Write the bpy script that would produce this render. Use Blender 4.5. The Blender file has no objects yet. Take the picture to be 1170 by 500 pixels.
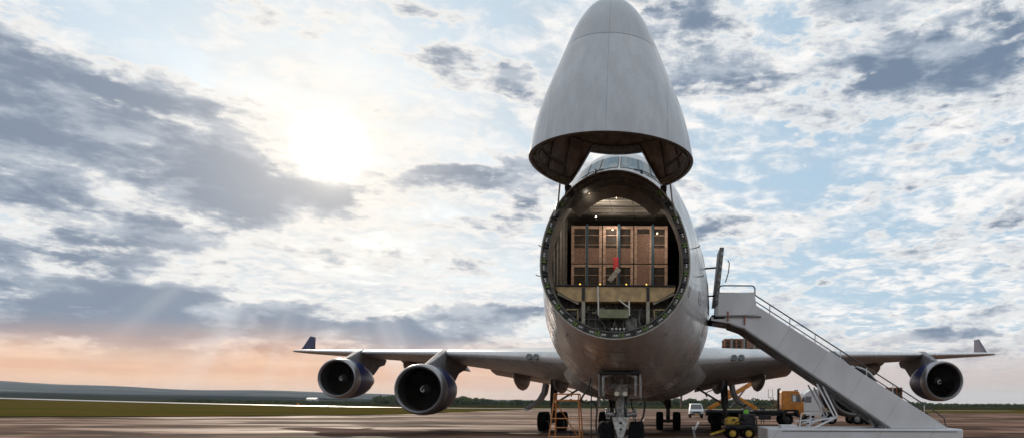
import bpy, math, random
from mathutils import Vector, Matrix
random.seed(7)
PI = math.pi
R = math.radians
scene = bpy.context.scene
COL = scene.collection

# ------------------------------------------------------------------ camera
F, VX, HY, CZ = 800.0, 748.0, 461.0, 1.75       # focal length in photo pixels, principal point, eye height
def at(px, py, Y):
    """photo pixel + distance -> point in metres (for planning positions only)"""
    return Vector(((px - VX) / F * Y, Y, CZ + (HY - py) / F * Y))
cam_d = bpy.data.cameras.new('camera'); cam = bpy.data.objects.new('camera', cam_d); COL.objects.link(cam)
cam.location = (0, 0, CZ); cam.rotation_euler = (R(90), R(-0.25), 0)
cam_d.sensor_width = 36; cam_d.lens = 36 * F / 1170
cam_d.shift_x = -(VX - 585) / 1170; cam_d.shift_y = (HY - 250) / 1170
cam_d.clip_start = 0.1; cam_d.clip_end = 40000
scene.camera = cam

# ------------------------------------------------------------------ view
vs = scene.view_settings
scene.display_settings.display_device = 'sRGB'
vs.view_transform = 'Standard'; vs.look = 'None'; vs.exposure = 0.14; vs.gamma = 1.0
vs.use_curve_mapping = False

# ------------------------------------------------------------------ sun
SDIR = at(377, 172, 1.0) - Vector((0, 0, CZ)); SDIR.normalize()
SUN_EL = math.asin(SDIR.z); SUN_AZ = math.atan2(SDIR.x, SDIR.y)
sd = bpy.data.lights.new('sun', 'SUN'); so = bpy.data.objects.new('sun', sd); COL.objects.link(so)
sd.energy = 2.6; sd.angle = R(1.2); sd.color = (1.0, 0.86, 0.70)
so.rotation_euler = (-SDIR).to_track_quat('-Z', 'Y').to_euler()
so.location = (-40, 60, 60)

# ------------------------------------------------------------------ node maths
class NT:
    def __init__(s, tree): s.t = tree
    def node(s, typ, **kw):
        n = s.t.nodes.new(typ)
        for k, v in kw.items(): setattr(n, k, v)
        return n
    def put(s, sock, v):
        if isinstance(v, E): s.t.links.new(v.k, sock)
        elif isinstance(v, bpy.types.NodeSocket): s.t.links.new(v, sock)
        else: sock.default_value = v
    def m(s, op, *a):
        n = s.node('ShaderNodeMath', operation=op)
        for i, v in enumerate(a): s.put(n.inputs[i], v)
        return E(s, n.outputs[0])
    def step(s, v, a, b, lo=0.0, hi=1.0):
        n = s.node('ShaderNodeMapRange', interpolation_type='SMOOTHSTEP')
        s.put(n.inputs['Value'], v); s.put(n.inputs['From Min'], a); s.put(n.inputs['From Max'], b)
        s.put(n.inputs['To Min'], lo); s.put(n.inputs['To Max'], hi)
        return E(s, n.outputs['Result'])
    def vec(s, x, y, z):
        n = s.node('ShaderNodeCombineXYZ')
        for i, v in enumerate((x, y, z)): s.put(n.inputs[i], v)
        return E(s, n.outputs[0])
    def noise(s, vec, scale, detail=5, rough=0.55, dist=0.0, lac=2.0):
        n = s.node('ShaderNodeTexNoise')
        s.put(n.inputs['Vector'], vec)
        n.inputs['Scale'].default_value = scale; n.inputs['Detail'].default_value = detail
        n.inputs['Roughness'].default_value = rough; n.inputs['Distortion'].default_value = dist
        n.inputs['Lacunarity'].default_value = lac
        return E(s, n.outputs['Fac'])
    def mix(s, f, a, b, blend='MIX'):
        n = s.node('ShaderNodeMix', data_type='RGBA', blend_type=blend)
        s.put(n.inputs[0], f)
        for k, v in ((6, a), (7, b)):
            if isinstance(v, tuple): n.inputs[k].default_value = (*v, 1.0)[:4]
            else: s.put(n.inputs[k], v)
        return E(s, n.outputs[2])
class E:
    def __init__(s, nt, k): s.nt, s.k = nt, k
    def __add__(s, o): return s.nt.m('ADD', s, o)
    def __radd__(s, o): return s.nt.m('ADD', o, s)
    def __sub__(s, o): return s.nt.m('SUBTRACT', s, o)
    def __rsub__(s, o): return s.nt.m('SUBTRACT', o, s)
    def __mul__(s, o): return s.nt.m('MULTIPLY', s, o)
    def __rmul__(s, o): return s.nt.m('MULTIPLY', o, s)
    def __truediv__(s, o): return s.nt.m('DIVIDE', s, o)

# ------------------------------------------------------------------ sky
world = bpy.data.worlds.new('World'); scene.world = world; world.use_nodes = True
wt = world.node_tree
for n in list(wt.nodes): wt.nodes.remove(n)
N = NT(wt)
tc = N.node('ShaderNodeTexCoord')
sp = N.node('ShaderNodeSeparateXYZ'); wt.links.new(tc.outputs['Generated'], sp.inputs[0])
dx, dy, dz = (E(N, sp.outputs[i]) for i in range(3))
az = N.m('ARCTAN2', dx, dy)
el = N.m('ARCSINE', N.m('MINIMUM', N.m('MAXIMUM', dz, -1.0), 1.0))
sky = N.node('ShaderNodeTexSky', sky_type='NISHITA')
sky.sun_disc = False; sky.sun_elevation = SUN_EL; sky.sun_rotation = SUN_AZ
sky.altitude = 150; sky.air_density = 1.0; sky.dust_density = 1.6; sky.ozone_density = 1.0
SB = 0.1                                            # background strength
def pa(px, py):
    a = (px - VX) / F; b = (HY - py) / F
    return math.atan(a), math.atan(b / math.sqrt(1 + a * a))
# gentle warp so that cloud masses get ragged outlines
dirv = N.vec(dx, dy, dz * 2.6)
wn1 = N.noise(N.vec(dx, dy, dz * 2.0), 5.0, 3, 0.5)
wn2 = N.noise(N.vec(dx + 7.3, dy, dz * 2.0), 5.0, 3, 0.5)
wn3 = N.noise(N.vec(dx, dy + 3.1, dz * 2.6), 16.0, 5, 0.6)
wn4 = N.noise(N.vec(dx + 1.3, dy + 5.1, dz * 2.6), 16.0, 5, 0.6)
azw = az + (wn1 - 0.5) * 0.22 + (wn3 - 0.5) * 0.10
elw = el + (wn2 - 0.5) * 0.10 + (wn4 - 0.5) * 0.055
def blob(px, py, rx, ry, rot=0.0, w=1.0, sharp=False):
    a0, e0 = pa(px, py); c = math.cos(a0)
    ra = rx / F * c * c; re = ry / F * c
    A = azw - a0; B = elw - e0; r = R(rot)
    u = (A * math.cos(r) + B * math.sin(r)) * (1 / ra)
    v = (B * math.cos(r) - A * math.sin(r)) * (1 / re)
    q = u * u + v * v
    if sharp: q = q * q
    return N.m('EXPONENT', q * -1.0) * w
BL = [ # big bank left of the sun
 (100, 140, 160, 66, -12, 1.3), (250, 195, 150, 62, -14, 1.0), (330, 235, 95, 34, -4, .85), (40, 235, 150, 45, -4, .75), (190, 262, 170, 30, 2, .7),
 (20, 95, 90, 36, -18, .8), (0, 32, 42, 20, 0, .9),
 # grey-blue bank lower left
 (60, 325, 190, 26, 0, .75), (300, 372, 330, 32, -2, 1.0), (60, 375, 230, 36, 0, .85), (540, 378, 190, 24, 0, .85), (110, 285, 70, 6, -4, .6),
 # small dark clouds
 (495, 203, 80, 9, 2, .75), (590, 233, 55, 9, -6, .65), (528, 302, 62, 15, -8, .62), (820, 253, 42, 10, 0, .75), (470, 255, 90, 6, 0, .55), (335, 335, 45, 8, 0, .5),
 (612, 88, 28, 13, -10, .7), (560, 175, 40, 7, 0, .4),
 # top right bank
 (930, 40, 190, 46, -4, .75), (1110, 45, 120, 40, 4, .55), (1050, 108, 130, 24, 0, .5), (800, 70, 80, 34, 0, .5), (880, 120, 60, 15, 0, .42), (1140, 180, 70, 16, 0, .35),
 (900, 385, 120, 9, 0, .35), (1080, 375, 160, 9, 0, .35), (960, 300, 90, 6, 0, .25), (1130, 300, 80, 6, 0, .25)]
D = None
for b in BL:
    e = blob(*b); D = e if D is None else D + e
# bright tears in the left bank
for b in [(115, 215, 85, 12, -10, .55), (190, 112, 70, 13, -14, .55), (60, 262, 90, 10, -4, .6), (300, 170, 30, 7, 0, .4), (262, 212, 20, 7, 0, .4), (200, 265, 20, 6, 0, .4),
          (250, 332, 110, 7, 3, .5), (290, 352, 70, 6, 0, .5), (60, 300, 120, 7, -2, .35), (430, 290, 140, 18, 0, .4), (400, 75, 130, 50, 0, .5), (470, 330, 60, 14, -30, .25)]:
    D = D - blob(*b)
back = N.step(dy, 0.25, -0.1)                       # the half of the sky behind the camera: broken cloud
fb = N.noise(dirv, 3.2, 9, 0.60, 0.25)
fb2 = N.noise(N.vec(dx, dy, dz * 3.3), 7.5, 7, 0.58, 0.35)
fb3 = N.noise(N.vec(dx, dy, dz * 2.3), 24.0, 6, 0.62, 0.3)
fb4 = N.noise(N.vec(dx, dy, dz * 2.8), 60.0, 4, 0.6, 0.2)
Dn = (fb - 0.5) * 2.6 + (fb2 - 0.5) * 2.6 + (fb3 - 0.5) * 1.4 + (fb4 - 0.5) * 0.5
D = N.m('MAXIMUM', D, 0.0)
D = D / (D * 0.62 + 0.70) + Dn * 1.15 + back * 0.1 - 0.02
warp_s = N.noise(N.vec(dx, dy, dz * 5.5), 7.0, 4, 0.5, 0.5)
# cloud deck seen in perspective
k = dz + 0.13
k = N.m('MAXIMUM', k, 0.05)
q = N.vec(dx / k, dy / k, 0.0)
c1 = N.noise(q, 3.4, 8, 0.60, 0.3)
c2 = N.noise(q, 1.1, 5, 0.55, 0.2)
c3 = N.noise(q, 9.0, 5, 0.60, 0.4)
c4 = N.noise(q, 15.0, 4, 0.55, 0.5)
puff = c1 * 0.45 + c3 * 0.50 + c4 * 0.32
veil = N.step(c1 * 0.55 + c2 * 0.75 + c3 * 0.14, 0.60, 0.86)
wht = N.step(puff, 0.55, 0.73)
# blue showing through
blue_b = N.m('MINIMUM', blob(185, 60, 110, 22, -20, .8) + blob(560, 130, 50, 80, 0, .35) + blob(950, 215, 200, 60, 0, .35) + blob(900, 330, 300, 40, 0, .50) + blob(1120, 160, 60, 30, 0, .4) + blob(590, 40, 90, 30, 0, .3), 1.0)
nish = N.mix(1.0, sky.outputs[0], (1, 1, 1), 'MULTIPLY')
S = 1.0 / SB
def c(r, g, b, m=1.0): return (r * S * m, g * S * m, b * S * m)
clear = N.mix(0.80, nish, c(.40, .57, .72))
# angular distance from the sun
vd = N.node('ShaderNodeVectorMath', operation='DOT_PRODUCT')
wt.links.new(tc.outputs['Generated'], vd.inputs[0]); vd.inputs[1].default_value = SDIR
ang = N.m('ARCCOSINE', N.m('MINIMUM', E(N, vd.outputs['Value']), 0.99999))
near = N.m('EXPONENT', ang * -4.2)
cloud_lit = N.mix(wht, c(.44, .55, .655), c(.90, .89, .88))
vis = N.m('MINIMUM', N.m('MAXIMUM', veil * 0.75 + 0.42 - blue_b * 0.50 + (puff - 0.63) * 1.9, 0.0), 1.0)
cloud_lit = N.mix(near * 0.8, cloud_lit, c(.84, .80, .745))
col = N.mix(vis, clear, cloud_lit)
# dark bank with lit rims
rim = N.step(D, 0.02, 0.36)
dark = N.step(D, 0.16, 0.80)
shade_n = N.noise(N.vec(dx + (wn1 - 0.5) * 0.1, dy, dz * 3.2), 11.0, 6, 0.58, 0.3)
deep = N.step(D * 0.92 + (warp_s - 0.5) * 1.5 + (shade_n - 0.5) * 2.4, 0.25, 1.25)
glow = N.m('EXPONENT', ang * ang * -1500.0)
glow2 = N.m('EXPONENT', ang * ang * -70.0)
rimc = N.mix(near, c(.84, .83, .81), c(.93, .87, .79))
col = N.mix(rim * 0.85, col, rimc)
grey = N.mix(deep, c(.43, .49, .57), c(.125, .19, .29))
grey = N.mix(N.m('MINIMUM', near * 0.55, 1.0), grey, c(.50, .485, .50))
col = N.mix(dark * 0.95, col, grey)
# warm low band, warmer to the left under the sun
low = N.step(el + (wn1 - 0.5) * 0.05, R(5.9), R(2.0))
warm = N.step(az, R(22), R(-30))
lowc = N.mix(warm, c(.60, .50, .47), c(.86, .45, .24))
strk = N.noise(N.vec(dx, dy, dz * 14.0), 3.0, 5, 0.55)
lowc = N.mix(N.step(strk, 0.42, 0.62) * 0.55, lowc, N.mix(warm, c(.68, .61, .57), c(1.0, .63, .37)))
col = N.mix(low * 0.92 * (1.0 - back * 0.6), col, lowc)
# faint fan of rays below the sun
sa, se = pa(377, 172)
ra = N.m('ARCTAN2', az - sa, (el * -1.0) + se)
rays = N.noise(N.vec(ra, 0.0, 0.0), 5.0, 2, 0.5)
rayf = N.step(rays, 0.42, 0.70) * N.step(ang, 0.12, 0.2) * N.step(ang, 0.42, 0.26) * N.step(N.m('ABSOLUTE', ra), 1.2, 0.6) * 0.20
col = N.mix(rayf, col, c(.92, .90, .87))
col = N.mix(N.m('MINIMUM', glow2 * 0.24 + glow, 1.0), col, c(1.35, 1.22, 1.02))
col = N.mix(glow, col, c(3.2, 3.0, 2.6))
# below the horizon: dull earth
col = N.mix(N.step(dz, 0.0, -0.03), col, c(.16, .14, .12))
bg = N.node('ShaderNodeBackground'); bg.inputs[1].default_value = SB
N.put(bg.inputs[0], col)
wo = N.node('ShaderNodeOutputWorld'); wt.links.new(bg.outputs[0], wo.inputs[0])
world.cycles.sampling_method = 'MANUAL'; world.cycles.sample_map_resolution = 1024

# ------------------------------------------------------------------ materials
MATS = {}
def mat(name, col, rough=0.5, metal=0.0, var=0.0, vscale=2.0, col2=None, bump=0.0, bscale=20.0, spec=0.5, emit=None, coat=0.0, alpha=1.0, trans=0.0, stretch=(1, 1, 1), rvar=0.0):
    if name in MATS: return MATS[name]
    m = bpy.data.materials.new(name); m.use_nodes = True; t = m.node_tree; n = NT(t)
    b = t.nodes['Principled BSDF']
    b.inputs['Roughness'].default_value = rough; b.inputs['Metallic'].default_value = metal
    b.inputs['Specular IOR Level'].default_value = spec; b.inputs['Coat Weight'].default_value = coat
    b.inputs['Base Color'].default_value = (*col, 1)
    tcn = n.node('ShaderNodeTexCoord'); mp = n.node('ShaderNodeMapping'); t.links.new(tcn.outputs['Object'], mp.inputs[0])
    mp.inputs['Scale'].default_value = stretch
    if var or col2 or rvar:
        f = n.noise(mp.outputs[0], vscale, 6, 0.6, 0.3)
        if col2 is None: col2 = tuple(x * (1 - var) for x in col)
        g = n.step(f, 0.36, 0.64)
        n.put(b.inputs['Base Color'], n.mix(g, tuple(col), tuple(col2)))
        if rvar: n.put(b.inputs['Roughness'], n.step(f, 0.3, 0.7, max(rough - rvar, 0.02), min(rough + rvar, 1)))
    if bump:
        f2 = n.noise(mp.outputs[0], bscale, 6, 0.6)
        bn = n.node('ShaderNodeBump'); bn.inputs['Strength'].default_value = bump; bn.inputs['Distance'].default_value = 0.02
        n.put(bn.inputs['Height'], f2); t.links.new(bn.outputs[0], b.inputs['Normal'])
    if emit:
        b.inputs['Emission Color'].default_value = (*emit[:3], 1); b.inputs['Emission Strength'].default_value = emit[3]
    if trans: b.inputs['Transmission Weight'].default_value = trans
    if alpha < 1: b.inputs['Alpha'].default_value = alpha
    MATS[name] = m
    return m

def skin_material():
    """aircraft paint: light grey with faint panel seams, streaks, grime, a darker belly and a painted gold reflection"""
    m = bpy.data.materials.new('aircraft_skin'); m.use_nodes = True; t = m.node_tree; n = NT(t)
    b = t.nodes['Principled BSDF']
    tcn = n.node('ShaderNodeTexCoord'); s3 = n.node('ShaderNodeSeparateXYZ'); t.links.new(tcn.outputs['Object'], s3.inputs[0])
    x, y, z = (E(n, s3.outputs[i]) for i in range(3))
    dirt = n.noise(n.vec(x, y * 0.5, z * 0.35), 2.2, 8, 0.62, 0.4)
    dirt2 = n.noise(tcn.outputs['Object'], 9.0, 6, 0.6)
    # seams: circumferential every 1.3 m, lengthwise every 1.1 m of height
    f1 = n.m('PINGPONG', y + 0.2, 0.66); f2 = n.m('PINGPONG', z + 0.35, 0.60)
    seam = n.step(f1, 0.016, 0.004)
    base = n.mix(n.step(dirt, 0.35, 0.70), (.60, .61, .62), (.46, .455, .45))
    base = n.mix(n.step(dirt2, 0.55, 0.75) * 0.35, base, (.36, .34, .32))
    base = n.mix(n.step(z + (dirt - .5) * 1.6, 4.1, 3.1) * .85, base, (.27, .24, .215))  # darker brown towards the belly, with a noisy upper edge
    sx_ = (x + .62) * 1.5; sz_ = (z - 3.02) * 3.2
    gold_sheen = n.m('EXPONENT', (sx_ * sx_ + sz_ * sz_) * -2.2) * n.step(y, -1.0, -2.0) * n.step(n.noise(n.vec(x, y, z), 6.5, 5, .6), .47, .53)
    base = n.mix(gold_sheen * .85, base, (.62, .44, .22))  # gold reflection under the nose, painted into the base colour
    base = n.mix(seam * 0.38, base, (.16, .16, .16))
    n.put(b.inputs['Base Color'], base)
    n.put(b.inputs['Roughness'], n.step(dirt, 0.3, 0.75, 0.16, 0.34))
    h = n.noise(n.vec(x, y, z), 1.6, 2, 0.5) * 0.8 - seam * 0.25
    bn = n.node('ShaderNodeBump'); bn.inputs['Strength'].default_value = 0.25; bn.inputs['Distance'].default_value = 0.02
    n.put(bn.inputs['Height'], h); t.links.new(bn.outputs[0], b.inputs['Normal'])
    MATS['skin'] = m
    return m
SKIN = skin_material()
M_belly = mat('belly_paint', (.36, .35, .335), 0.30, 0, 0.45, 1.6, bump=.12, bscale=3, rvar=.1)
M_pan = mat('panel_paint', (.42, .41, .40), 0.28, 0, .3, 4)
M_lip = mat('polished_lip', (.34, .34, .35), 0.36, .7, .2, 6)
M_wing = mat('wing_metal', (.66, .67, .68), 0.30, .25, .14, 1.2, stretch=(1, .3, 1), rvar=.06)
M_wunder = mat('wing_grey', (.40, .40, .40), 0.38, .1, .3, 1.5, bump=.05)
M_navy = mat('navy_paint', (.012, .024, .11), 0.38, 0, .2, 3, spec=.3)
M_white = mat('white_paint', (.68, .69, .71), 0.34, 0, .07, 2.5, bump=.05, bscale=6, rvar=.08)
M_dark = mat('dark_metal', (.035, .035, .037), 0.42, .5, .3, 8)
M_black = mat('black_rubber', (.010, .010, .011), 0.85, 0, .3, 6, bump=.2, spec=.05)
M_steel = mat('gear_steel', (.34, .35, .35), 0.38, .55, .45, 7, col2=(.16, .15, .14))
M_gearw = mat('gear_white', (.45, .45, .43), 0.42, 0, .4, 9, col2=(.20, .18, .155))
M_liner = mat('hold_liner', (.21, .185, .155), 0.6, 0, .35, 2.0, bump=.1)
M_ceil = mat('hold_ceiling', (.42, .38, .33), 0.5, 0, .2, 2.0, bump=.08)
M_ring = mat('ring_metal', (.085, .085, .085), 0.45, .4, .4, 8, col2=(.16, .15, .13))
M_green = mat('primer_green', (.12, .19, .045), 0.5, 0, .3, 10)
M_chrome = mat('pin_chrome', (.40, .40, .38), 0.35, .8)
M_glass = mat('cockpit_glass', (.10, .15, .17), 0.06, 0.0, spec=1.0)
M_lamp = mat('lamp_warm', (1, .8, .5), 0.4, emit=(1.0, .78, .50, 3.0))
M_lampw = mat('lamp_white', (.5, .48, .43), 0.4, emit=(1.0, .92, .75, .12))
M_wood = mat('pale_wood', (.47, .32, .24), 0.75, 0, .4, 5, bump=.2, stretch=(1, 1, 4))
M_osb = mat('strand_board', (.27, .165, .12), 0.8, 0, .5, 22, col2=(.17, .10, .075), bump=.3, bscale=40)
M_crdark = mat('crate_inside', (.06, .045, .035), 0.85, 0, .5, 4)
M_strapb = mat('blue_strap', (.035, .085, .125), 0.7, 0, .2, 12)
M_red = mat('red_tag', (.50, .03, .035), 0.6)
M_paper = mat('grey_sheet', (.30, .30, .27), 0.6, 0, .4, 14)
M_sill = mat('sill_tan', (.60, .42, .20), 0.55, 0, .4, 5, col2=(.38, .27, .14), bump=.1)
M_postw = mat('post_cream', (.40, .37, .29), 0.5, 0, .3, 8)
M_panel = mat('panel_sage', (.24, .26, .15), 0.55, 0, .3, 8)
M_orange = mat('orange_paint', (.70, .26, .018), 0.42, 0, .25, 3, col2=(.50, .175, .02), coat=.2)
M_ladder = mat('ladder_orange', (.52, .19, .035), 0.5, 0, .35, 6)
M_yellow = mat('yellow_paint', (.62, .41, .05), 0.45, 0, .35, 6)
M_hivis = mat('hi_vis', (.20, .58, .06), 0.6, emit=None)
M_skinp = mat('person_skin', (.40, .23, .16), 0.6)
M_cloth = mat('dark_cloth', (.02, .022, .03), 0.85, 0, .3, 9)
M_refl = mat('reflective_tape', (.7, .7, .68), 0.3)
M_tint = mat('vehicle_glass', (.03, .04, .045), 0.07, 0, spec=1.0)
M_redl = mat('red_lens', (.4, .01, .01), 0.3)
M_cable = mat('cable_black', (.010, .010, .011), 0.6)
M_plate = mat('number_plate', (.75, .40, .08), 0.5)

# ------------------------------------------------------------------ mesh builder
class MB:
    def __init__(s): s.v, s.f, s.mi, s.m = [], [], [], 0
    def use(s, i): s.m = i; return s
    def add(s, vs_, fs_):
        o = len(s.v); s.v += [tuple(p) for p in vs_]
        for f in fs_: s.f.append(tuple(i + o for i in f)); s.mi.append(s.m)
        return s
    def box(s, c_, d, rot=None):
        hx, hy, hz = d[0] / 2, d[1] / 2, d[2] / 2
        pts = [Vector((x * hx, y * hy, z * hz)) for x in (-1, 1) for y in (-1, 1) for z in (-1, 1)]
        if rot is not None: pts = [rot @ p for p in pts]
        c_ = Vector(c_)
        return s.add([p + c_ for p in pts], [(0, 1, 3, 2), (4, 6, 7, 5), (0, 4, 5, 1), (2, 3, 7, 6), (0, 2, 6, 4), (1, 5, 7, 3)])
    def beam(s, a, b, w, h, up=(0, 0, 1)):
        a, b = Vector(a), Vector(b); d = (b - a); L = d.length; d.normalize()
        up = Vector(up)
        if abs(d.dot(up)) > 0.98: up = Vector((0, 1, 0))
        sx = d.cross(up).normalized(); sz = sx.cross(d).normalized()
        m = Matrix((sx, d, sz)).transposed()
        return s.box((a + b) / 2, (w, L, h), m)
    def tube(s, pts, r, n=8, caps=True):
        pts = [Vector(p) for p in pts]; rs = r if isinstance(r, (list, tuple)) else [r] * len(pts)
        vs_, prev = [], None
        for i, p in enumerate(pts):
            d = (pts[min(i + 1, len(pts) - 1)] - pts[max(i - 1, 0)]).normalized()
            if prev is None:
                u = d.cross(Vector((0, 0, 1)))
                if u.length < .05: u = d.cross(Vector((0, 1, 0)))
            else: u = prev - d * prev.dot(d)
            u.normalize(); prev = u; w = d.cross(u)
            for k_ in range(n):
                a = 2 * PI * k_ / n; vs_.append(p + (u * math.cos(a) + w * math.sin(a)) * rs[i])
        fs_ = []
        for i in range(len(pts) - 1):
            for k_ in range(n):
                fs_.append((i * n + k_, i * n + (k_ + 1) % n, (i + 1) * n + (k_ + 1) % n, (i + 1) * n + k_))
        if caps: fs_ += [tuple(range(n - 1, -1, -1)), tuple(range((len(pts) - 1) * n, len(pts) * n))]
        return s.add(vs_, fs_)
    def lathe(s, prof, o, ax='y', n=32, close=False):
        """prof: (axial, radius)"""
        o = Vector(o); vs_ = []
        for (t_, r_) in prof:
            for k_ in range(n):
                a = 2 * PI * k_ / n; c_, d_ = math.cos(a) * r_, math.sin(a) * r_
                p = {'y': (c_, t_, d_), 'x': (t_, c_, d_), 'z': (c_, d_, t_)}[ax]
                vs_.append(o + Vector(p))
        fs_ = []
        m = len(prof)
        for i in range(m - 1 + (1 if close else 0)):
            j = (i + 1) % m
            for k_ in range(n): fs_.append((i * n + k_, j * n + k_, j * n + (k_ + 1) % n, i * n + (k_ + 1) % n))
        return s.add(vs_, fs_)
    def prism(s, poly, axis, a, b):
        """poly in the plane across axis: x->(y,z) y->(x,z) z->(x,y)"""
        n = len(poly)
        def P(p, t_): return {'x': (t_, p[0], p[1]), 'y': (p[0], t_, p[1]), 'z': (p[0], p[1], t_)}[axis]
        vs_ = [P(p, a) for p in poly] + [P(p, b) for p in poly]
        fs_ = [tuple(range(n)), tuple(range(2 * n - 1, n - 1, -1))] + [(i, i + n, (i + 1) % n + n, (i + 1) % n) for i in range(n)]
        return s.add(vs_, fs_)
    def grid(s, rows, closed=False):
        n = len(rows[0]); vs_ = [p for r_ in rows for p in r_]; fs_ = []
        for i in range(len(rows) - 1):
            for k_ in range(n if closed else n - 1):
                j = (k_ + 1) % n; fs_.append((i * n + k_, i * n + j, (i + 1) * n + j, (i + 1) * n + k_))
        return s.add(vs_, fs_)
    def build(s, name, mats, parent=None, smooth=True, bevel=0.0, fix=True):
        me = bpy.data.meshes.new(name)
        off = root_loc(parent)
        me.from_pydata([(p[0] - off.x, p[1] - off.y, p[2] - off.z) for p in s.v], [], s.f)
        if not isinstance(mats, (list, tuple)): mats = [mats]
        for m in mats: me.materials.append(m)
        for p, i in zip(me.polygons, s.mi): p.material_index = i
        if fix:
            import bmesh
            bm = bmesh.new(); bm.from_mesh(me); bmesh.ops.recalc_face_normals(bm, faces=bm.faces); bm.to_mesh(me); bm.free()
        me.update()
        if smooth: me.shade_smooth(); me.set_sharp_from_angle(angle=R(38))
        o = bpy.data.objects.new(name, me); COL.objects.link(o)
        if parent is not None: o.parent = parent
        if bevel:
            bv = o.modifiers.new('edge', 'BEVEL'); bv.width = bevel; bv.segments = 2; bv.limit_method = 'ANGLE'; bv.angle_limit = R(50)
        return o
def root_loc(p):
    v = Vector((0, 0, 0))
    while p is not None: v = v + p.location; p = p.parent
    return v
def tag(o, label=None, cat=None, group=None, kind=None):
    for k_, v_ in (('label', label), ('category', cat), ('group', group), ('kind', kind)):
        if v_: o[k_] = v_
    return o
def empty(name, loc, label, cat, group=None):
    o = bpy.data.objects.new(name, None); COL.objects.link(o); o.location = loc; o.empty_display_size = 0.5
    return tag(o, label, cat, group)
def sub_cross(p, n=Vector): return n(p)

# ================================================================== GROUND
def lerp(a, b, t): return a + (b - a) * t
def sstep(a, b, x): t = max(0, min(1, (x - a) / (b - a))); return t * t * (3 - 2 * t)
def interp(xs, ys, x):
    if x <= xs[0]: return ys[0]
    for i in range(len(xs) - 1):
        if x <= xs[i + 1]: return lerp(ys[i], ys[i + 1], (x - xs[i]) / (xs[i + 1] - xs[i]))
    return ys[-1]
def land(x, y):
    """height of the land: flat apron, a slow rise to the left, low hills far off"""
    s_ = x / max(y, 1)
    rise = min(3.5 * (max(0, -s_ - .235) / .7) ** 1.5, 11) * sstep(80, 340, y)
    # far ridge heights in photo pixels above eye level, turned into metres at 6 km
    top = interp([-1.3, -.94, -.72, -.51, -.40, -.235, 0, .5, 1.2], [24, 21.5, 16.5, 12.5, 10, 5, 2.0, 1.6, 1.4], s_)
    mid = interp([-1.3, -.94, -.51, -.235, 0, .5, 1.2], [12, 10.5, 6.0, 2.4, .8, .3, .2], s_)
    wob = 1 + .06 * math.sin(s_ * 13 + 1) + .04 * math.sin(s_ * 31)
    hi = top * wob / 800 * 6500 * sstep(3000, 6500, y)
    mi = mid * (1 + .05 * math.sin(s_ * 19)) / 800 * 2500 * sstep(700, 2500, y)
    return rise + max(hi, mi) if y > 700 else rise
g = MB(); rows = []
ys = [-400, -100, -20, 10, 30, 50, 70, 80, 90, 100, 115, 130, 150, 170, 190, 205, 215, 222, 230, 238, 246, 254, 262, 270, 280, 300, 325, 360, 450, 600, 700, 850, 1050, 1300, 1600, 2000, 2500, 2900, 3300, 3800, 4400, 5000, 5700, 6500, 7200, 9000, 14000]
for y in ys:
    yy = max(y, 60); row = []
    for i in range(181):
        s_ = (i - 90) / 90; s_ = 1.3 * s_ + 1.9 * s_ ** 3; x = s_ * yy
        row.append((x, y, land(x, y) - 0.012))
    rows.append(row)
g.grid(rows)
def ground_material():
    m = bpy.data.materials.new('grassland'); m.use_nodes = True; t = m.node_tree; n = NT(t)
    b = t.nodes['Principled BSDF']; b.inputs['Roughness'].default_value = 1.0; b.inputs['Specular IOR Level'].default_value = 0.0
    geo = n.node('ShaderNodeNewGeometry'); s3 = n.node('ShaderNodeSeparateXYZ'); t.links.new(geo.outputs['Position'], s3.inputs[0])
    x, y = E(n, s3.outputs[0]), E(n, s3.outputs[1])
    f1 = n.noise(n.vec(x * 0.02, y * 0.06, 0.0), 1.0, 6, 0.6)
    f2 = n.noise(n.vec(x, y, 0.0), 0.45, 6, 0.65)
    near_c = n.mix(n.step(f1, .36, .64), (.068, .062, .014), (.115, .074, .020))
    near_c = n.mix(n.step(f2, .4, .7) * 0.6, near_c, (.045, .046, .010))
    scrub = n.mix(n.step(n.noise(n.vec(x * .006, y * .02, 0.0), 1.0, 6, .6), .4, .6), (.035, .032, .010), (.016, .020, .008))
    field = n.noise(n.vec(x * .0012, y * .0035, 0.0), 1.0, 3, .5)
    far_c = n.mix(n.step(field, .50, .57), (.008, .015, .018), (.075, .082, .066))
    wood = n.noise(n.vec(x * .0009, y * .006, 3.0), 1.0, 4, .6)
    far_c = n.mix(n.step(wood, .50, .56), far_c, (.008, .015, .018))
    col_ = n.mix(n.step(y, 235.0, 330.0), near_c, scrub)
    col_ = n.mix(n.step(y, 800.0, 1700.0), col_, far_c)
    n.put(b.inputs['Base Color'], col_)
    return m
tag(g.build('ground', ground_material(), smooth=True, fix=False), kind='structure')

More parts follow.
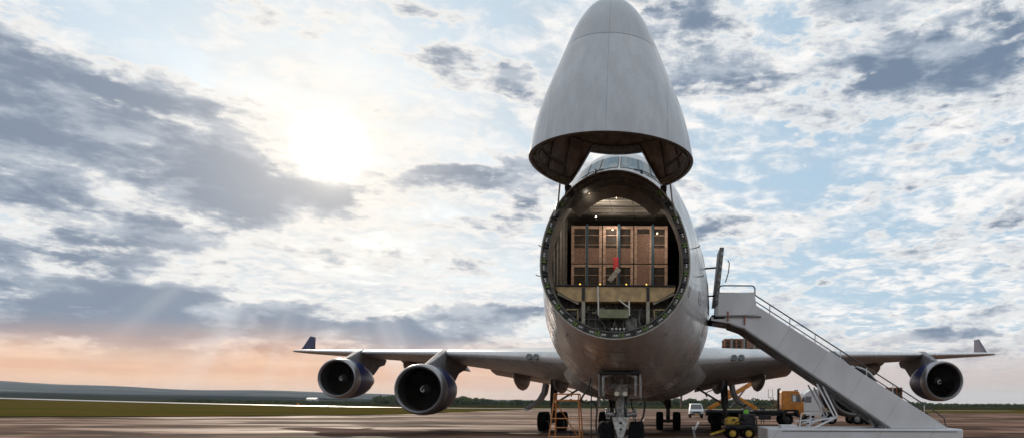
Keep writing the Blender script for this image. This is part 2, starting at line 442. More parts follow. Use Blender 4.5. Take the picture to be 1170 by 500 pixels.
# apron: one sheet, edge drawn to follow the grass at left and right
def apron_material():
    m = bpy.data.materials.new('apron_concrete'); m.use_nodes = True; t = m.node_tree; n = NT(t)
    b = t.nodes['Principled BSDF']
    geo = n.node('ShaderNodeNewGeometry'); s3 = n.node('ShaderNodeSeparateXYZ'); t.links.new(geo.outputs['Position'], s3.inputs[0])
    x, y = E(n, s3.outputs[0]), E(n, s3.outputs[1])
    big = n.noise(n.vec(x * .05, y * .16, 0.0), 1.0, 6, .62, .6)
    mid = n.noise(n.vec(x * .3, y * .8, 0.0), 1.0, 6, .6, .3)
    fine = n.noise(n.vec(x, y, 0.0), 6.0, 6, .7)
    base = n.mix(n.step(big, .42, .58), (.235, .125, .080), (.062, .036, .025))
    base = n.mix(n.step(mid, .5, .68) * .6, base, (.22, .150, .118))
    base = n.mix(n.step(fine, .45, .75) * .4, base, (.05, .045, .043))
    # slab joints 7 m
    j1 = n.m('PINGPONG', x + y * .12, 3.5); j2 = n.m('PINGPONG', y - x * .12, 3.5)
    j = n.m('MAXIMUM', n.step(j1, .05, .015), n.step(j2, .06, .015))
    base = n.mix(j * .75, base, (.02, .018, .017))
    # tar patches
    pt = n.noise(n.vec(x * .11, y * .3, 5.0), 1.0, 4, .5)
    base = n.mix(n.step(pt, .60, .64) * .7, base, (.035, .03, .03))
    n.put(b.inputs['Base Color'], base)
    n.put(b.inputs['Roughness'], n.step(big, .35, .62, .70, .9))
    n.put(b.inputs['Specular IOR Level'], n.step(big, .52, .36, .010, .16))
    bn = n.node('ShaderNodeBump'); bn.inputs['Strength'].default_value = .35; bn.inputs['Distance'].default_value = .03
    n.put(bn.inputs['Height'], fine * .5 + mid - j * .6); t.links.new(bn.outputs[0], b.inputs['Normal'])
    return m
M_apron = apron_material()
EDGE_X = [-400, -76, -60, -45, -35, -20, 400]
def apron_far(x):
    # world Y at which the apron ends
    return interp([-300, -72, -60, -46, -38, -36, 20, 60, 72, 300], [70, 76, 80, 92, 104, 226, 224, 160, 157, 150], x)
a = MB(); rows = []
xs = [-300, -200, -120, -90, -80, -72, -66, -60, -52, -46, -42, -39.5, -38, -37, -36, -30, -20, 0, 20, 40, 60, 72, 90, 150, 300]
for i in range(40):
    t_ = i / 39
    rows.append([(x, -60 + (apron_far(x) + 60) * t_, max(0, land(x, -60 + (apron_far(x) + 60) * t_)) + 0.0) for x in xs])
a.grid(rows)
tag(a.build('apron', M_apron, fix=False), kind='structure')
# runway strip seen as a pale line on the left rise
M_run = mat('runway_pale', (.34, .32, .31), 0.35, 0, .15, .05)
r_ = MB(); rows = []
for i in range(60):
    x = -420 + i * 9.0
    y0 = interp([-420, -235, -110, -36, 120], [262, 250, 228, 218, 214], x)
    wd = interp([-420, -235, -120, -36, 120], [34, 28, 16, 9, 6], x)
    rows.append([(x, y0 + wd * q_ / 4, land(x, y0 + wd * q_ / 4) + 0.12) for q_ in range(5)])
r_.grid(rows)
tag(r_.build('runway', M_run, fix=False), kind='structure')
vg = MB(); rows = []  # dark strip painted as the shadow line along the grass edge
for i in range(60):
    x = -300 + i * 4.4; y0 = apron_far(x); rows.append([(x, y0 - 1.0, max(0, land(x, y0 - 1.0)) + .03), (x, y0 + 2.2, land(x, y0 + 2.2) + .06)])
vg.grid(rows); tag(vg.build('edge_shadow', mat('edge_shadow_dark', (.022, .017, .012), 1.0, 0, .4, .5, spec=0.0), fix=False), kind='structure')
# painted lines on the apron, each its own thin sheet
M_line = mat('line_paint', (.48, .45, .40), 0.6, 0, .4, 3)
def stripe(p0, p1, w):
    s_ = MB(); a_, b_ = Vector((*p0, .006)), Vector((*p1, .006)); d = (b_ - a_).normalized(); nrm = Vector((-d.y, d.x, 0)) * w / 2
    n_ = 12
    s_.grid([[a_.lerp(b_, i / n_) - nrm, a_.lerp(b_, i / n_) + nrm] for i in range(n_ + 1)])
    return s_
for p0, p1, w in [((-1.6, 13), (-1.2, 80), .16), ((1.6, 26), (3.0, 55), .14), ((-8.5, 41), (-3.5, 41.5), .25), ((2.6, 46), (4.4, 70), .18)]:
    tag(stripe(p0, p1, w).build('painted_line', M_line, fix=False), kind='structure')

# ================================================================== AIRCRAFT
AX = -1.0
plane = empty('cargo_aircraft', (AX, 21.0, 0), 'huge white four-engine cargo jet with its nose door raised wide open', 'aircraft')
ST = [ # Y, half width, z of widest, bottom, top
 (17.5, 1.88, 5.20, 3.35, 7.57), (18.0, 1.93, 5.2, 3.15, 7.76), (18.6, 2.0, 5.2, 2.97, 7.98), (19.1, 2.07, 5.2, 2.84, 8.17), (19.9, 2.18, 5.2, 2.68, 8.80), (20.6, 2.30, 5.2, 2.55, 9.15), (21.6, 2.45, 5.2, 2.40, 9.45),
 (23.2, 2.68, 5.2, 2.22, 9.72), (25.0, 2.92, 5.2, 2.1, 9.85), (27.5, 3.13, 5.2, 2.03, 9.9), (30.0, 3.25, 5.2, 2.0, 9.9), (36, 3.25, 5.2, 2.0, 9.85), (41, 3.25, 5.2, 2.0, 9.3), (46, 3.25, 5.2, 2.0, 8.6), (58, 3.25, 5.2, 2.05, 8.5),
 (64, 3.1, 5.3, 2.5, 8.5), (72, 2.4, 5.9, 3.8, 8.4), (79, 1.4, 6.6, 5.4, 8.1), (84, .35, 7.2, 6.8, 7.6)]
def fus(Y):
    i = 0
    while i < len(ST) - 2 and Y > ST[i + 1][0]: i += 1
    p0, p1 = ST[max(i - 1, 0)], ST[i]; p2 = ST[i + 1]; p3 = ST[min(i + 2, len(ST) - 1)]
    h = p2[0] - p1[0]; t_ = (Y - p1[0]) / h; out = []
    for q_ in range(1, 5):
        m1 = (p2[q_] - p0[q_]) / (p2[0] - p0[0]); m2 = (p3[q_] - p1[q_]) / (p3[0] - p1[0])
        s1 = (p2[q_] - p1[q_]) / h
        if p0 is p1: m1 = s1
        if p3 is p2: m2 = s1
        if s1 * m1 <= 0: m1 = 0
        if s1 * m2 <= 0: m2 = 0
        if s1: m1 = max(min(m1 / s1, 3), 0) * s1; m2 = max(min(m2 / s1, 3), 0) * s1
        t2, t3 = t_ * t_, t_ ** 3
        out.append((2*t3-3*t2+1)*p1[q_] + (t3-2*t2+t_)*h*m1 + (-2*t3+3*t2)*p2[q_] + (t3-t2)*h*m2)
    return out
def fp(Y, th, off=0.0):
    w, zc, zb, zt = fus(Y); s_, c_ = math.sin(th), math.cos(th)
    return Vector((AX + (w + off) * s_, Y, zc + c_ * ((zt - zc) if c_ > 0 else (zc - zb)) + off * c_))
NTH = 72
f = MB()
Ys = [17.5, 17.62] + [17.75 + .25 * i for i in range(20)] + [23 + .5 * i for i in range(16)] + [31 + 1.5 * i for i in range(22)] + [65, 67, 69, 71, 73, 75, 77, 79, 81, 82.5, 84]
f.grid([[fp(Y, 2 * PI * k_ / NTH) for k_ in range(NTH)] for Y in Ys], closed=True)
f.add([fp(84, 2 * PI * k_ / NTH) for k_ in range(NTH)], [tuple(range(NTH))])
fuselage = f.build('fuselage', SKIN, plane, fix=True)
# opening ring
IN = 0.20
def ring_pt(th, off, Y): 
    w, zc, zb, zt = ST[0][1:]; s_, c_ = math.sin(th), math.cos(th)
    return Vector((AX + (w - off) * s_, Y, zc + c_ * ((zt - zc - off) if c_ > 0 else (zc - zb - off))))
f = MB()
prof = [(0.0, 17.5), (0.012, 17.47), (0.05, 17.47), (0.06, 17.53), (IN - .03, 17.56), (IN - .02, 17.50), (IN, 17.50), (IN + .02, 17.62), (IN + .02, 18.05)]
f.grid([[ring_pt(2 * PI * k_ / NTH, o_, Y) for o_, Y in prof] for k_ in range(NTH + 1)])
frame = f.build('opening_frame', M_ring, plane)
# bright seal lip round the ring
f = MB()
f.tube([ring_pt(2 * PI * k_ / NTH, 0.01, 17.475) for k_ in range(NTH + 1)], .016, 6)
f.build('seal', mat('seal_pale', (.45, .43, .38), .5), frame)
# latches round the rim
nl = 30
for i in range(nl):
    th = R(38) + (2 * PI - R(76)) * i / (nl - 1)
    c_ = ring_pt(th, IN * .5, 17.50); nx = ring_pt(th + .04, IN * .5, 17.50); d = (nx - c_).normalized(); rot = Matrix.Rotation(-math.atan2(d.z, d.x), 3, 'Y')
    b = MB(); jit = random.uniform(.8, 1.15)
    b.box(c_ - d * .05, (.035 * jit, .10, .13), rot); b.box(c_ + d * .03, (.03 * jit, .10, .13), rot); b.box(c_ - d * .01, (.12, .05, .07), rot)
    if i % 2 == 0: o = b.build('latch', M_green, frame, bevel=.005)
    else: o = b.build('latch', M_dark, frame, bevel=.005)
    # roller pins beside it, part of the latch mesh kept as their own sub-part
    p = MB()
    for q_ in (.10, .155):
        cc = c_ + d * q_ * 1.0; p.lathe([(0, .0), (0, .022), (.05, .022), (.05, 0)], cc - Vector((0, .06, 0)), 'y', 10)
    if i % 2 == 0: p.use(0)
    p.build('pin', M_chrome, frame)

# ---- cargo hold lining: walls, ceiling, floor, rear wall
def hold_ring(Y, n=40):
    w, zc, zb, zt = fus(Y); w -= .22
    pts = []
    cz = min(7.42 + (Y - 18) * .075, 7.85)
    lim = 1.66 + (Y - 17.6) * .035
    for k_ in range(n + 1):
        th = -PI + 2 * PI * k_ / n; th = th * 1.0
        x = max(-lim, min(lim, w * math.sin(th))); c_ = math.cos(th)
        z = zc + c_ * ((zt - zc - .22) if c_ > 0 else (zc - zb - .22)); z = min(z, cz)
        pts.append(Vector((AX + x, Y, z)))
    return pts
h = MB(); h.grid([hold_ring(Y) for Y in (17.6, 18.05, 18.6, 19.2, 20, 21, 22, 23, 24, 26, 28, 31)])
hold = h.build('cargo_hold', M_liner, plane, fix=False)
h = MB(); h.add(hold_ring(31), [tuple(range(41))]); h.build('rear_wall', M_liner, hold, fix=False)
# ceiling panels + frames
cp = MB()
for Y in (18.3, 19.3, 20.3, 21.3, 22.3):
    cz = min(7.42 + (Y - 18) * .075, 7.85) - .012
    cz2 = min(7.42 + (Y + .94 - 18) * .075, 7.85) - .012
    for x0, x1 in ((-1.0, -.34), (-.32, .32), (.34, 1.0)):
        cp.grid([[(AX + x0, Y, cz), (AX + x1, Y, cz)], [(AX + x0, Y + .94, cz2), (AX + x1, Y + .94, cz2)]])
cp.build('ceiling_panel', M_ceil, hold, fix=False)
fr = MB()
for Y in (18.1, 18.9, 19.8, 20.8, 21.8):
    pts = [p for p in hold_ring(Y, 60) if p.z > 4.75]
    left = [p for p in pts if p.x < AX]; 
    fr.tube([Vector((AX + (p.x - AX) * .985, p.y, p.z - .02)) for p in pts], .035, 6)
fr.build('frame', M_ring, hold)
# arch beam behind the ring top with small label-like plates
ar = MB()
pts_o = []
for k_ in range(25):
    th = R(-44) + R(88) * k_ / 24
    pts_o.append([ring_pt(th, IN + .0, 17.66), ring_pt(th, IN + .0, 18.0), ring_pt(th, IN + .20, 18.04), ring_pt(th, IN + .32, 18.04)])
ar.grid(pts_o)
ar.build('arch', M_liner, hold)
for x in (-.62, 0, .62):
    pl = MB(); pl.box((AX + x, 18.0, 7.22 - .09 * abs(x)), (.34, .02, .03)); pl.build('placard', M_paper, hold)
for (px, py, Y) in ((703, 225, 18.6), (736, 234, 19.2), (680, 248, 20.2), (699, 262, 21.9), (750, 266, 21.6), (672, 221, 18.0), (657, 222, 17.9)):
    p = at(px, py, Y); l = MB(); l.lathe([(0, 0), (0, .016), (.02, .022), (.04, .022)], p, 'y', 12); l.build('lamp', M_lamp, hold)
    ld = bpy.data.lights.new('lamp_light', 'POINT'); ld.energy = .6 if p.y < 18.5 else (30.0 if p.y < 21 else 7.0); ld.color = (1.0, .88, .74); ld.shadow_soft_size = .06
    lo_ = bpy.data.objects.new('lamp_light', ld); COL.objects.link(lo_); lo_.parent = hold; lo_.location = Vector((p.x, p.y + (-.12), p.z - .10)) - root_loc(hold)
for x in (662, 685, 715, 738):
    p = at(x, 324.5, 17.95); l = MB(); l.lathe([(0, 0), (0, .018), (.02, .02), (.03, .02)], p, 'y', 10); l.build('lamp', mat('lamp_amber', (1, .6, .1), .4, emit=(1, .62, .12, 1.6)), hold)
# main deck
dk = MB(); dk.grid([[(AX - fus(Y)[0] + .22, Y, 4.71), (AX + fus(Y)[0] - .22, Y, 4.71)] for Y in (18.3, 19, 20, 21, 22, 24, 26, 28, 31)]); dk.build('deck_floor', M_dark, hold, fix=False)
for x in (-.9, -.3, .3, .9):
    rl = MB(); rl.box((AX + x, 24.4, 4.735), (.09, 12.2, .045)); rl.build('roller_track', M_steel, hold)
# deck sill: tan beam with cut-away lower corners
sl = MB()
W1, W2 = 1.52, .98
sl.prism([(AX - W1, 4.72), (AX + W1, 4.72), (AX + W1 - .02, 4.60), (AX + W2 + .1, 4.36), (AX + W2, 4.34), (AX - W2, 4.34), (AX - W2 - .1, 4.36), (AX - W1 + .02, 4.60)], 'y', 17.78, 18.3)
sill = sl.build('deck_sill', M_sill, plane, bevel=.012)
sl = MB(); sl.box((AX, 17.9, 4.745), (3.02, .34, .03)); sl.build('sill_cap', M_dark, sill)
for x in (-.82, .82):
    s_ = MB(); s_.box((AX + x, 17.765, 4.53), (.075, .03, .34)); s_.build('bracket', M_dark, sill)
    s_ = MB(); s_.box((AX + x, 17.80, 3.98), (.085, .06, .72)); s_.build('post', M_postw, sill)
for x0, x1, z0, z1 in ((-.45, -.43, 4.72, 3.98), (.34, .35, 4.36, 3.98), (.06, .35, 4.40, 4.18)):
    s_ = MB(); s_.beam((AX + x0, 17.74, z0), (AX + x1, 17.74, z1), .035, .03); s_.build('strut', mat('strut_white', (.7, .68, .62), .45), sill)
s_ = MB(); s_.box((AX - .045, 17.84, 4.03), (.76, .26, .22)); s_.build('hanging_box', M_panel, sill, bevel=.01)
s_ = MB(); s_.beam((AX + W1 - .03, 17.9, 4.56), (AX + .95, 17.9, 4.30), .16, .06, up=(0, 0, 1)); s_.beam((AX - W1 + .03, 17.9, 4.56), (AX - .95, 17.9, 4.30), .16, .06)
s_.build('gusset', M_postw, sill)
# forward bulkhead below the deck with its clutter
bk = MB(); bk.grid([[ring_pt(th, IN + .01, 18.35) * 1.0 for th in [PI / 2 + (PI) * k_ / 24 for k_ in range(25)]], [Vector((AX + (ring_pt(PI / 2 + PI * k_ / 24, IN, 18).x - AX), 18.35, 4.6)) for k_ in range(25)]])
bulk = bk.build('bulkhead', mat('bulkhead_grey', (.14, .13, .115), .6, 0, .5, 6, bump=.2), plane)
rnd = random.Random(5)
ri = MB()
for i in range(15): x = -1.3 + i * .187; ri.box((AX + x, 18.31, 4.0), (.025, .06, 1.0))
for z in (3.72, 3.95, 4.2): ri.box((AX, 18.30, z), (2.7, .05, .03))
ri.build('rib', mat('rib_grey', (.24, .22, .18), .55, 0, .4, 6), bulk)
for i in range(26):
    x = rnd.uniform(-1.15, 1.15); lo = 3.62 + .35 * (abs(x) / 1.15) ** 2 * 1.0; z = rnd.uniform(lo, 4.25)
    e_ = MB(); e_.box((AX + x, 18.2, z), (rnd.uniform(.06, .2), .12, rnd.uniform(.05, .16)))
    e_.build('equipment_box', rnd.choice([M_dark, M_ring, M_postw, M_panel, M_crdark]), bulk, bevel=.008)
for s_x in (-1, 1):
    e_ = MB()
    x0, x1, z0, z1 = .98, 1.38, 3.86, 4.16
    for (xa, za, xb, zb_) in ((x0, z0, x1, z0), (x0, z1, x1, z1), (x0, z0, x0, z1), (x1, z0, x1, z1)): e_.beam((AX + s_x * xa, 17.95, za), (AX + s_x * xb, 17.95, zb_), .035, .035)
    e_.build('frame', M_sill, bulk)
for i in range(9):
    x = rnd.uniform(-.9, .9); pts = [(AX + x, 18.1, 4.3)]
    for q_ in range(5): x += rnd.uniform(-.12, .12); pts.append((AX + x, 18.08 + rnd.uniform(-.03, .03), 4.3 - .13 * (q_ + 1)))
    e_ = MB(); e_.tube(pts, .013, 6); e_.build('hose', rnd.choice([M_cable, M_steel, M_postw]), bulk)
e_ = MB()
e_.grid([[(AX + .22 + .32 * u / 6, 18.05 + .04 * math.sin(u * 1.7 + v), 3.66 + .3 * v / 5 + .02 * math.sin(u * 2)) for u in range(7)] for v in range(6)])
e_.build('cover_sheet', M_paper, bulk, fix=False)
for i in range(4):
    e_ = MB(); e_.lathe([(0, 0), (0, .028), (.07, .028), (.07, 0)], (AX - .09 + i * .1, 17.85, 3.66), 'y', 12); e_.build('connector', M_chrome, bulk)

# ---- cockpit windows (panes lie on the nose skin)
def pane(x0b, x1b, x0t, x1t, Yb, Yt, off=.015):
    rows = []
    for i in range(5):
        t_ = i / 4; Y = lerp(Yb, Yt, t_); w, zc, zb, zt = fus(Y)
        a_, b_ = lerp(x0b, x0t, t_), lerp(x1b, x1t, t_)
        rows.append([fp(Y, math.asin(max(-1, min(1, lerp(a_, b_, k_ / 6) / w))), off) for k_ in range(7)])
    return rows
for sg in (-1, 1):
    for (a0, a1, b0, b1, ya, yb) in ((.05, .52, .045, .46, 19.12, 19.72), (.56, .86, .50, .78, 19.14, 19.76), (.90, 1.15, .82, 1.04, 19.2, 19.82)):
        w_ = MB(); w_.grid(pane(sg * a0, sg * a1, sg * b0, sg * b1, ya, yb, .02)); w_.build('window_pane', M_glass, fuselage, fix=True)
        w_ = MB(); w_.grid(pane(sg * (a0 - .03), sg * (a1 + .03), sg * (b0 - .03), sg * (b1 + .03), ya - .05, yb + .05, .009)); w_.build('window_frame', M_ring, fuselage, fix=True)
    # wiper
    w_ = MB(); w_.tube([fp(19.02, sg * .20, .05), fp(19.1, sg * .36, .07), fp(19.2, sg * .50, .06)], .012, 6); w_.build('wiper', M_cable, fuselage)
    w_ = MB(); w_.box(fp(18.9, sg * .30, .05), (.06, .10, .10)); w_.build('wiper_motor', M_dark, fuselage, bevel=.01)
# pitot probes at the cheeks
for sg in (-1, 1):
    for (Y, th) in ((19.6, 1.30), (20.0, 1.52)):
        b0 = fp(Y, sg * th, 0); b1 = fp(Y, sg * th, .16)
        w_ = MB(); w_.tube([b0, b1, b1 + Vector((sg * .02, -.18, 0))], .014, 6); w_.build('pitot_probe', M_dark, fuselage)
# passenger windows and cargo outline on the visible flank
for i in range(5):
    w_ = MB(); Y = 27.5 + i * 1.0
    w_.grid([[fp(Y + .12 * math.cos(a_), math.acos(max(-1, min(1, (z_ - 5.2) / 4.7))), .01) for a_ in (0, 1.0, 2.1, 3.1)] for z_ in (8.4, 8.5, 8.6)])
    w_.build('cabin_window', M_glass, fuselage, fix=True)
for (Y0_, Y1_, t0_, t1_, m_) in ((18.2, 18.9, 3.04, 3.24, 0), (18.6, 19.2, -2.85, -2.68, 0), (23.8, 24.3, 1.80, 1.95, 0), (18.0, 18.35, 1.78, 1.88, 0), (20.6, 21.3, 1.62, 1.74, 0)):
    w_ = MB(); w_.grid([[fp(lerp(Y0_, Y1_, i / 4), lerp(t0_, t1_, k_ / 4), .004) for k_ in range(5)] for i in range(5)]); w_.build('access_panel', M_belly if m_ else M_pan, fuselage, fix=True)
    w_ = MB(); a_, b_, c__, d_ = (Y0_, t0_), (Y1_, t0_), (Y1_, t1_), (Y0_, t1_); ring_ = []
    for (p_, q_) in ((a_, b_), (b_, c__), (c__, d_), (d_, a_)):
        for i in range(5): ring_.append(fp(lerp(p_[0], q_[0], i / 5), lerp(p_[1], q_[1], i / 5), .004))
    w_.tube(ring_ + [ring_[0]], .005, 4, False); w_.build('panel_gap', M_ring, fuselage)
# antennas on the belly
for (Y, x) in ((26, .0), (27.2, .1)):
    w_ = MB(); w_.prism([(Y, 2.12), (Y + .35, 2.12), (Y + .32, 1.85), (Y + .18, 1.85)], 'x', AX + x - .015, AX + x + .015); w_.build('antenna', M_white, fuselage)

# ---- raised nose door
H_Y, H_Z, PHI, LD = 17.5, 6.95, R(90), 3.74
G_Y, G_Z = 17.6, 7.2        # where the hinge line stands with the door up
TT = [0, .10, .225, .35, .48, .63, .79, .90, .96, .99, 1.0]
TV = [1, .965, .905, .825, .722, .600, .468, .335, .220, .115, 0.0]
def taper(t_):
    i = 0
    while i < len(TT) - 2 and t_ > TT[i + 1]: i += 1
    # smooth interpolation
    def slope(j):
        if j == 0: return (TV[1] - TV[0]) / (TT[1] - TT[0]) * .8
        if j == len(TT) - 1: return (TV[-1] - TV[-2]) / (TT[-1] - TT[-2])
        return (TV[j + 1] - TV[j - 1]) / (TT[j + 1] - TT[j - 1])
    h_ = TT[i + 1] - TT[i]; u = (t_ - TT[i]) / h_
    return (2*u**3-3*u*u+1)*TV[i] + (u**3-2*u*u+u)*h_*slope(i) + (-2*u**3+3*u*u)*TV[i+1] + (u**3-u*u)*h_*slope(i+1)
def swing(p):
    f_ = H_Y - p.y; d_ = H_Z - p.z; c_, s_ = math.cos(PHI), math.sin(PHI)
    return Vector((p.x, G_Y - (f_ * c_ + d_ * s_), G_Z + f_ * s_ - d_ * c_))
def door_pt(s_, th, off=0.0):
    k_ = taper(s_ / LD); w = 1.85
    zc = 5.2 + .15 * s_ / LD
    a_, c_ = math.sin(th), math.cos(th)
    kk = max(k_ - off / 1.9, 0)
    return swing(Vector((AX + w * kk * a_, 17.5 - s_, zc + c_ * (2.33 if c_ > 0 else 1.85) * kk)))
def s_start(th):
    x = abs(1.85 * math.sin(th))
    if math.cos(th) <= 0: return 0.0
    return .92 * (1 - max(0, min(1, (x - .76) / .46)))
ths = [2 * PI * k_ / 120 for k_ in range(120)]
def door_rows(off, s_end=LD, n=26):
    rows = []
    for i in range(n + 1):
        t_ = i / n; t_ = 1 - (1 - t_) ** 1.6 if True else t_
        rows.append([door_pt(lerp(s_start(th), s_end, t_), th, off) for th in ths])
    return rows
d = MB(); d.grid(door_rows(0), closed=True)
def door_skin():
    m = bpy.data.materials.new('door_skin'); m.use_nodes = True; t = m.node_tree; n = NT(t)
    b = t.nodes['Principled BSDF']
    tcn = n.node('ShaderNodeTexCoord'); s3 = n.node('ShaderNodeSeparateXYZ'); t.links.new(tcn.outputs['Object'], s3.inputs[0])
    x, y, z = (E(n, s3.outputs[i]) for i in range(3))
    u = n.m('ARCTAN2', x, y + 5.6)
    streak = n.noise(n.vec(x * 2.2, y * 2.2, z * .35), 2.0, 7, .6, .3)
    fine = n.noise(tcn.outputs['Object'], 14, 5, .6)
    v1 = n.m('PINGPONG', x, .62); seam = n.step(v1, .010, .003)
    hz = n.m('ABSOLUTE', z - 9.62)
    seam = n.m('MAXIMUM', seam * .45, n.step(hz, .016, .006))
    base = n.mix(n.step(streak, .35, .68), (.47, .50, .535), (.41, .43, .455))
    base = n.mix(n.step(z, 9.615, 9.625) * .5, base, (.36, .38, .41))
    base = n.mix(n.step(fine, .55, .75) * .25, base, (.30, .29, .28))
    base = n.mix(seam * .7, base, (.10, .10, .10))
    n.put(b.inputs['Base Color'], base); n.put(b.inputs['Roughness'], n.step(streak, .3, .7, .14, .28))
    bn = n.node('ShaderNodeBump'); bn.inputs['Strength'].default_value = .2; bn.inputs['Distance'].default_value = .02
    n.put(bn.inputs['Height'], n.noise(tcn.outputs['Object'], 2.5, 3, .5) - seam * .3); t.links.new(bn.outputs[0], b.inputs['Normal'])
    return m
M_door = door_skin()
door = d.build('nose_door', M_door, plane, fix=True)
d = MB(); d.grid(door_rows(.14, LD * .93), closed=True); d.build('door_lining', mat('door_lining', (.32, .28, .25), .6, 0, .5, 3, bump=.2), door, fix=True)
# rim flange between skin and lining
d = MB(); d.grid([[door_pt(s_start(th) + a_, th, o_) for a_, o_ in ((0, 0), (-.012, .03), (-.012, .07), (.05, .09), (.05, .19), (.10, .21), (.16, .145))] for th in ths + [ths[0]]])
d.build('door_rim', mat('rim_metal', (.16, .155, .145), .45, .3, .4, 9), door)
# ribs and stringers inside the door
for s_ in (.40, 1.05, 1.7):
    d = MB(); tt = [th for th in [2 * PI * k_ / 60 for k_ in range(61)] if s_start(th) < s_ - .05 or s_ > .6]
    d.tube([door_pt(s_, th, .17) for th in ([2 * PI * k_ / 60 for k_ in range(8, 53)] if s_ < .9 else [2 * PI * k_ / 60 for k_ in range(61)])], .03, 6)
    d.build('rib', M_ring, door)
for i in range(14):
    th = R(48) + (2 * PI - R(96)) * i / 13
    d = MB(); d.tube([door_pt(.1 + j * .35, th, .165) for j in range(7)], .018, 5); d.build('stringer', M_ring, door)
d = MB(); d.add([door_pt(1.75, 2 * PI * k_ / 40, .15) for k_ in range(40)], [tuple(range(40))]); d.build('pressure_panel', mat('door_panel', (.34, .30, .265), .55, 0, .5, 3), door, fix=True)
for i in range(16):
    th = R(50) + (2 * PI - R(100)) * i / 15
    b = MB(); c_ = door_pt(.07, th, .13); b.box(c_, (.07, .07, .09)); b.build('latch_hook', M_green if i % 3 == 0 else M_steel, door, bevel=.008)
# hinge arms and actuators between door and fuselage
for sg in (-1, 1):
    top = Vector((AX + sg * 1.20, 17.62, 7.16)); b = MB()
    b.beam(top + Vector((0, 0, .10)), (AX + sg * 1.27, 17.62, 6.85), .07, .08)
    b.lathe([(-.08, 0), (-.08, .07), (.08, .07), (.08, 0)], top, 'x', 16)
    b.build('hinge_arm', M_dark, door)
    b = MB(); b.tube([Vector((AX + sg * 1.36, 17.3, 7.22)), Vector((AX + sg * 1.42, 17.42, 6.75))], .022, 8); b.tube([Vector((AX + sg * 1.42, 17.42, 6.75)), Vector((AX + sg * 1.52, 17.42, 6.40))], .034, 8)
    b.build('actuator', M_steel, door)

# ---- open cabin door standing out from the port side
cd = MB(); rows_o, rows_i = [], []
DX = AX + 3.06
for k_ in range(13):
    t_ = k_ / 12; z = 5.28 + 2.0 * t_; bow = .18 * (t_ - .25) ** 2 * 1.2
    xo = DX + .17 * 0 + .02 + .20 * t_ - .0
    rows_o.append([(xo, 24.7, z), (xo + .15, 24.7, z), (xo + .13, 25.85, z), (xo, 25.85, z)])
cd.grid(rows_o, closed=True); n_ = len(rows_o)
cd.add(rows_o[0], [(0, 1, 2, 3)]); cd.add(rows_o[-1], [(0, 1, 2, 3)])
cdo = cd.build('cabin_door', M_ring, plane, bevel=.02)
for k_ in range(8):
    t_ = (k_ + .6) / 8.4; b = MB(); b.box((DX + .12 + .20 * t_, 24.69, 5.3 + 1.95 * t_), (.08, .03, .10)); b.build('latch_plate', M_steel if k_ % 2 else M_paper, cdo)
b = MB(); b.tube([(DX + .42, 24.7, 6.05), (DX + .52, 24.65, 6.4), (DX + .55, 24.65, 6.72), (DX + .49, 24.66, 6.82)], .018, 6); b.build('door_lever', M_dark, cdo)
for z in (5.62, 6.62):
    b = MB(); b.beam((AX + 2.75, 25.2, z), (DX + .1, 25.0, z + .0), .06, .05); b.build('door_arm', M_dark, cdo)
b = MB(); b.grid([[fp(Y, th, .012) for th in (1.02, 1.2, 1.4, 1.57, 1.66)] for Y in (24.3, 24.6, 25.0, 25.35)]); b.build('doorway', M_dark, cdo, fix=True)

# ---- wing
W_ST = [ # lat, Y of leading edge, z of leading edge, chord, thickness, nose up
 (2.3, 32.3, 3.86, 15.6, .130, .060), (3.4, 33.6, 3.95, 14.8, .125, .058), (5.0, 35.4, 4.12, 13.6, .118, .052), (8.0, 38.6, 4.42, 11.9, .105, .045), (11.9, 42.8, 4.80, 9.6, .095, .035), (16.5, 47.7, 5.18, 8.2, .09, .028),
 (21.2, 52.6, 5.55, 6.8, .088, .02), (26.7, 58.4, 6.02, 5.3, .085, .01), (31.2, 63.1, 6.42, 4.1, .085, 0), (32.2, 64.3, 6.50, 3.2, .07, 0)]
def wing_at(lat):
    return [interp([q_[0] for q_ in W_ST], [q_[j] for q_ in W_ST], lat) for j in range(1, 6)]
NA_ = 28
def airfoil(n=28):
    pts = []
    for i in range(n + 1):
        x = .5 * (1 + math.cos(PI * i / n)); y = 5 * (.2969 * math.sqrt(x) - .1260 * x - .3516 * x * x + .2843 * x ** 3 - .1015 * x ** 4)
        pts.append((x, y))
    up = [(x, y * 1.0 + .012 * math.sin(PI * x)) for x, y in pts]; lo = [(x, -y * .85 + .01 * math.sin(PI * x)) for x, y in reversed(pts)][1:]
    return up + lo[:-1]
AF = airfoil()
def wing_rows(sg):
    rows = []
    for i in range(41):
        lat = 2.3 + (32.2 - 2.3) * i / 40; Yl, zl, ch, th, inc = wing_at(lat)
        rows.append([Vector((AX + sg * lat, Yl + x * ch, zl + y * ch * th - inc * x * ch)) for x, y in AF])
    return rows
def pod(o, L, rw, rh):
    m_ = MB(); rows = []
    for i in range(13):
        t_ = i / 12; k_ = math.sin(PI * min(1, t_ * 1.0)) ** .55 if 0 < t_ < 1 else .02
        k_ = max(k_, .03)
        rows.append([(o[0] + rw * k_ * math.cos(a_), o[1] + L * t_, o[2] - .15 * t_ + (rh if math.sin(a_) < 0 else rh * .6) * k_ * math.sin(a_)) for a_ in [2 * PI * q_ / 16 for q_ in range(16)]])
    m_.grid(rows, closed=True); return m_
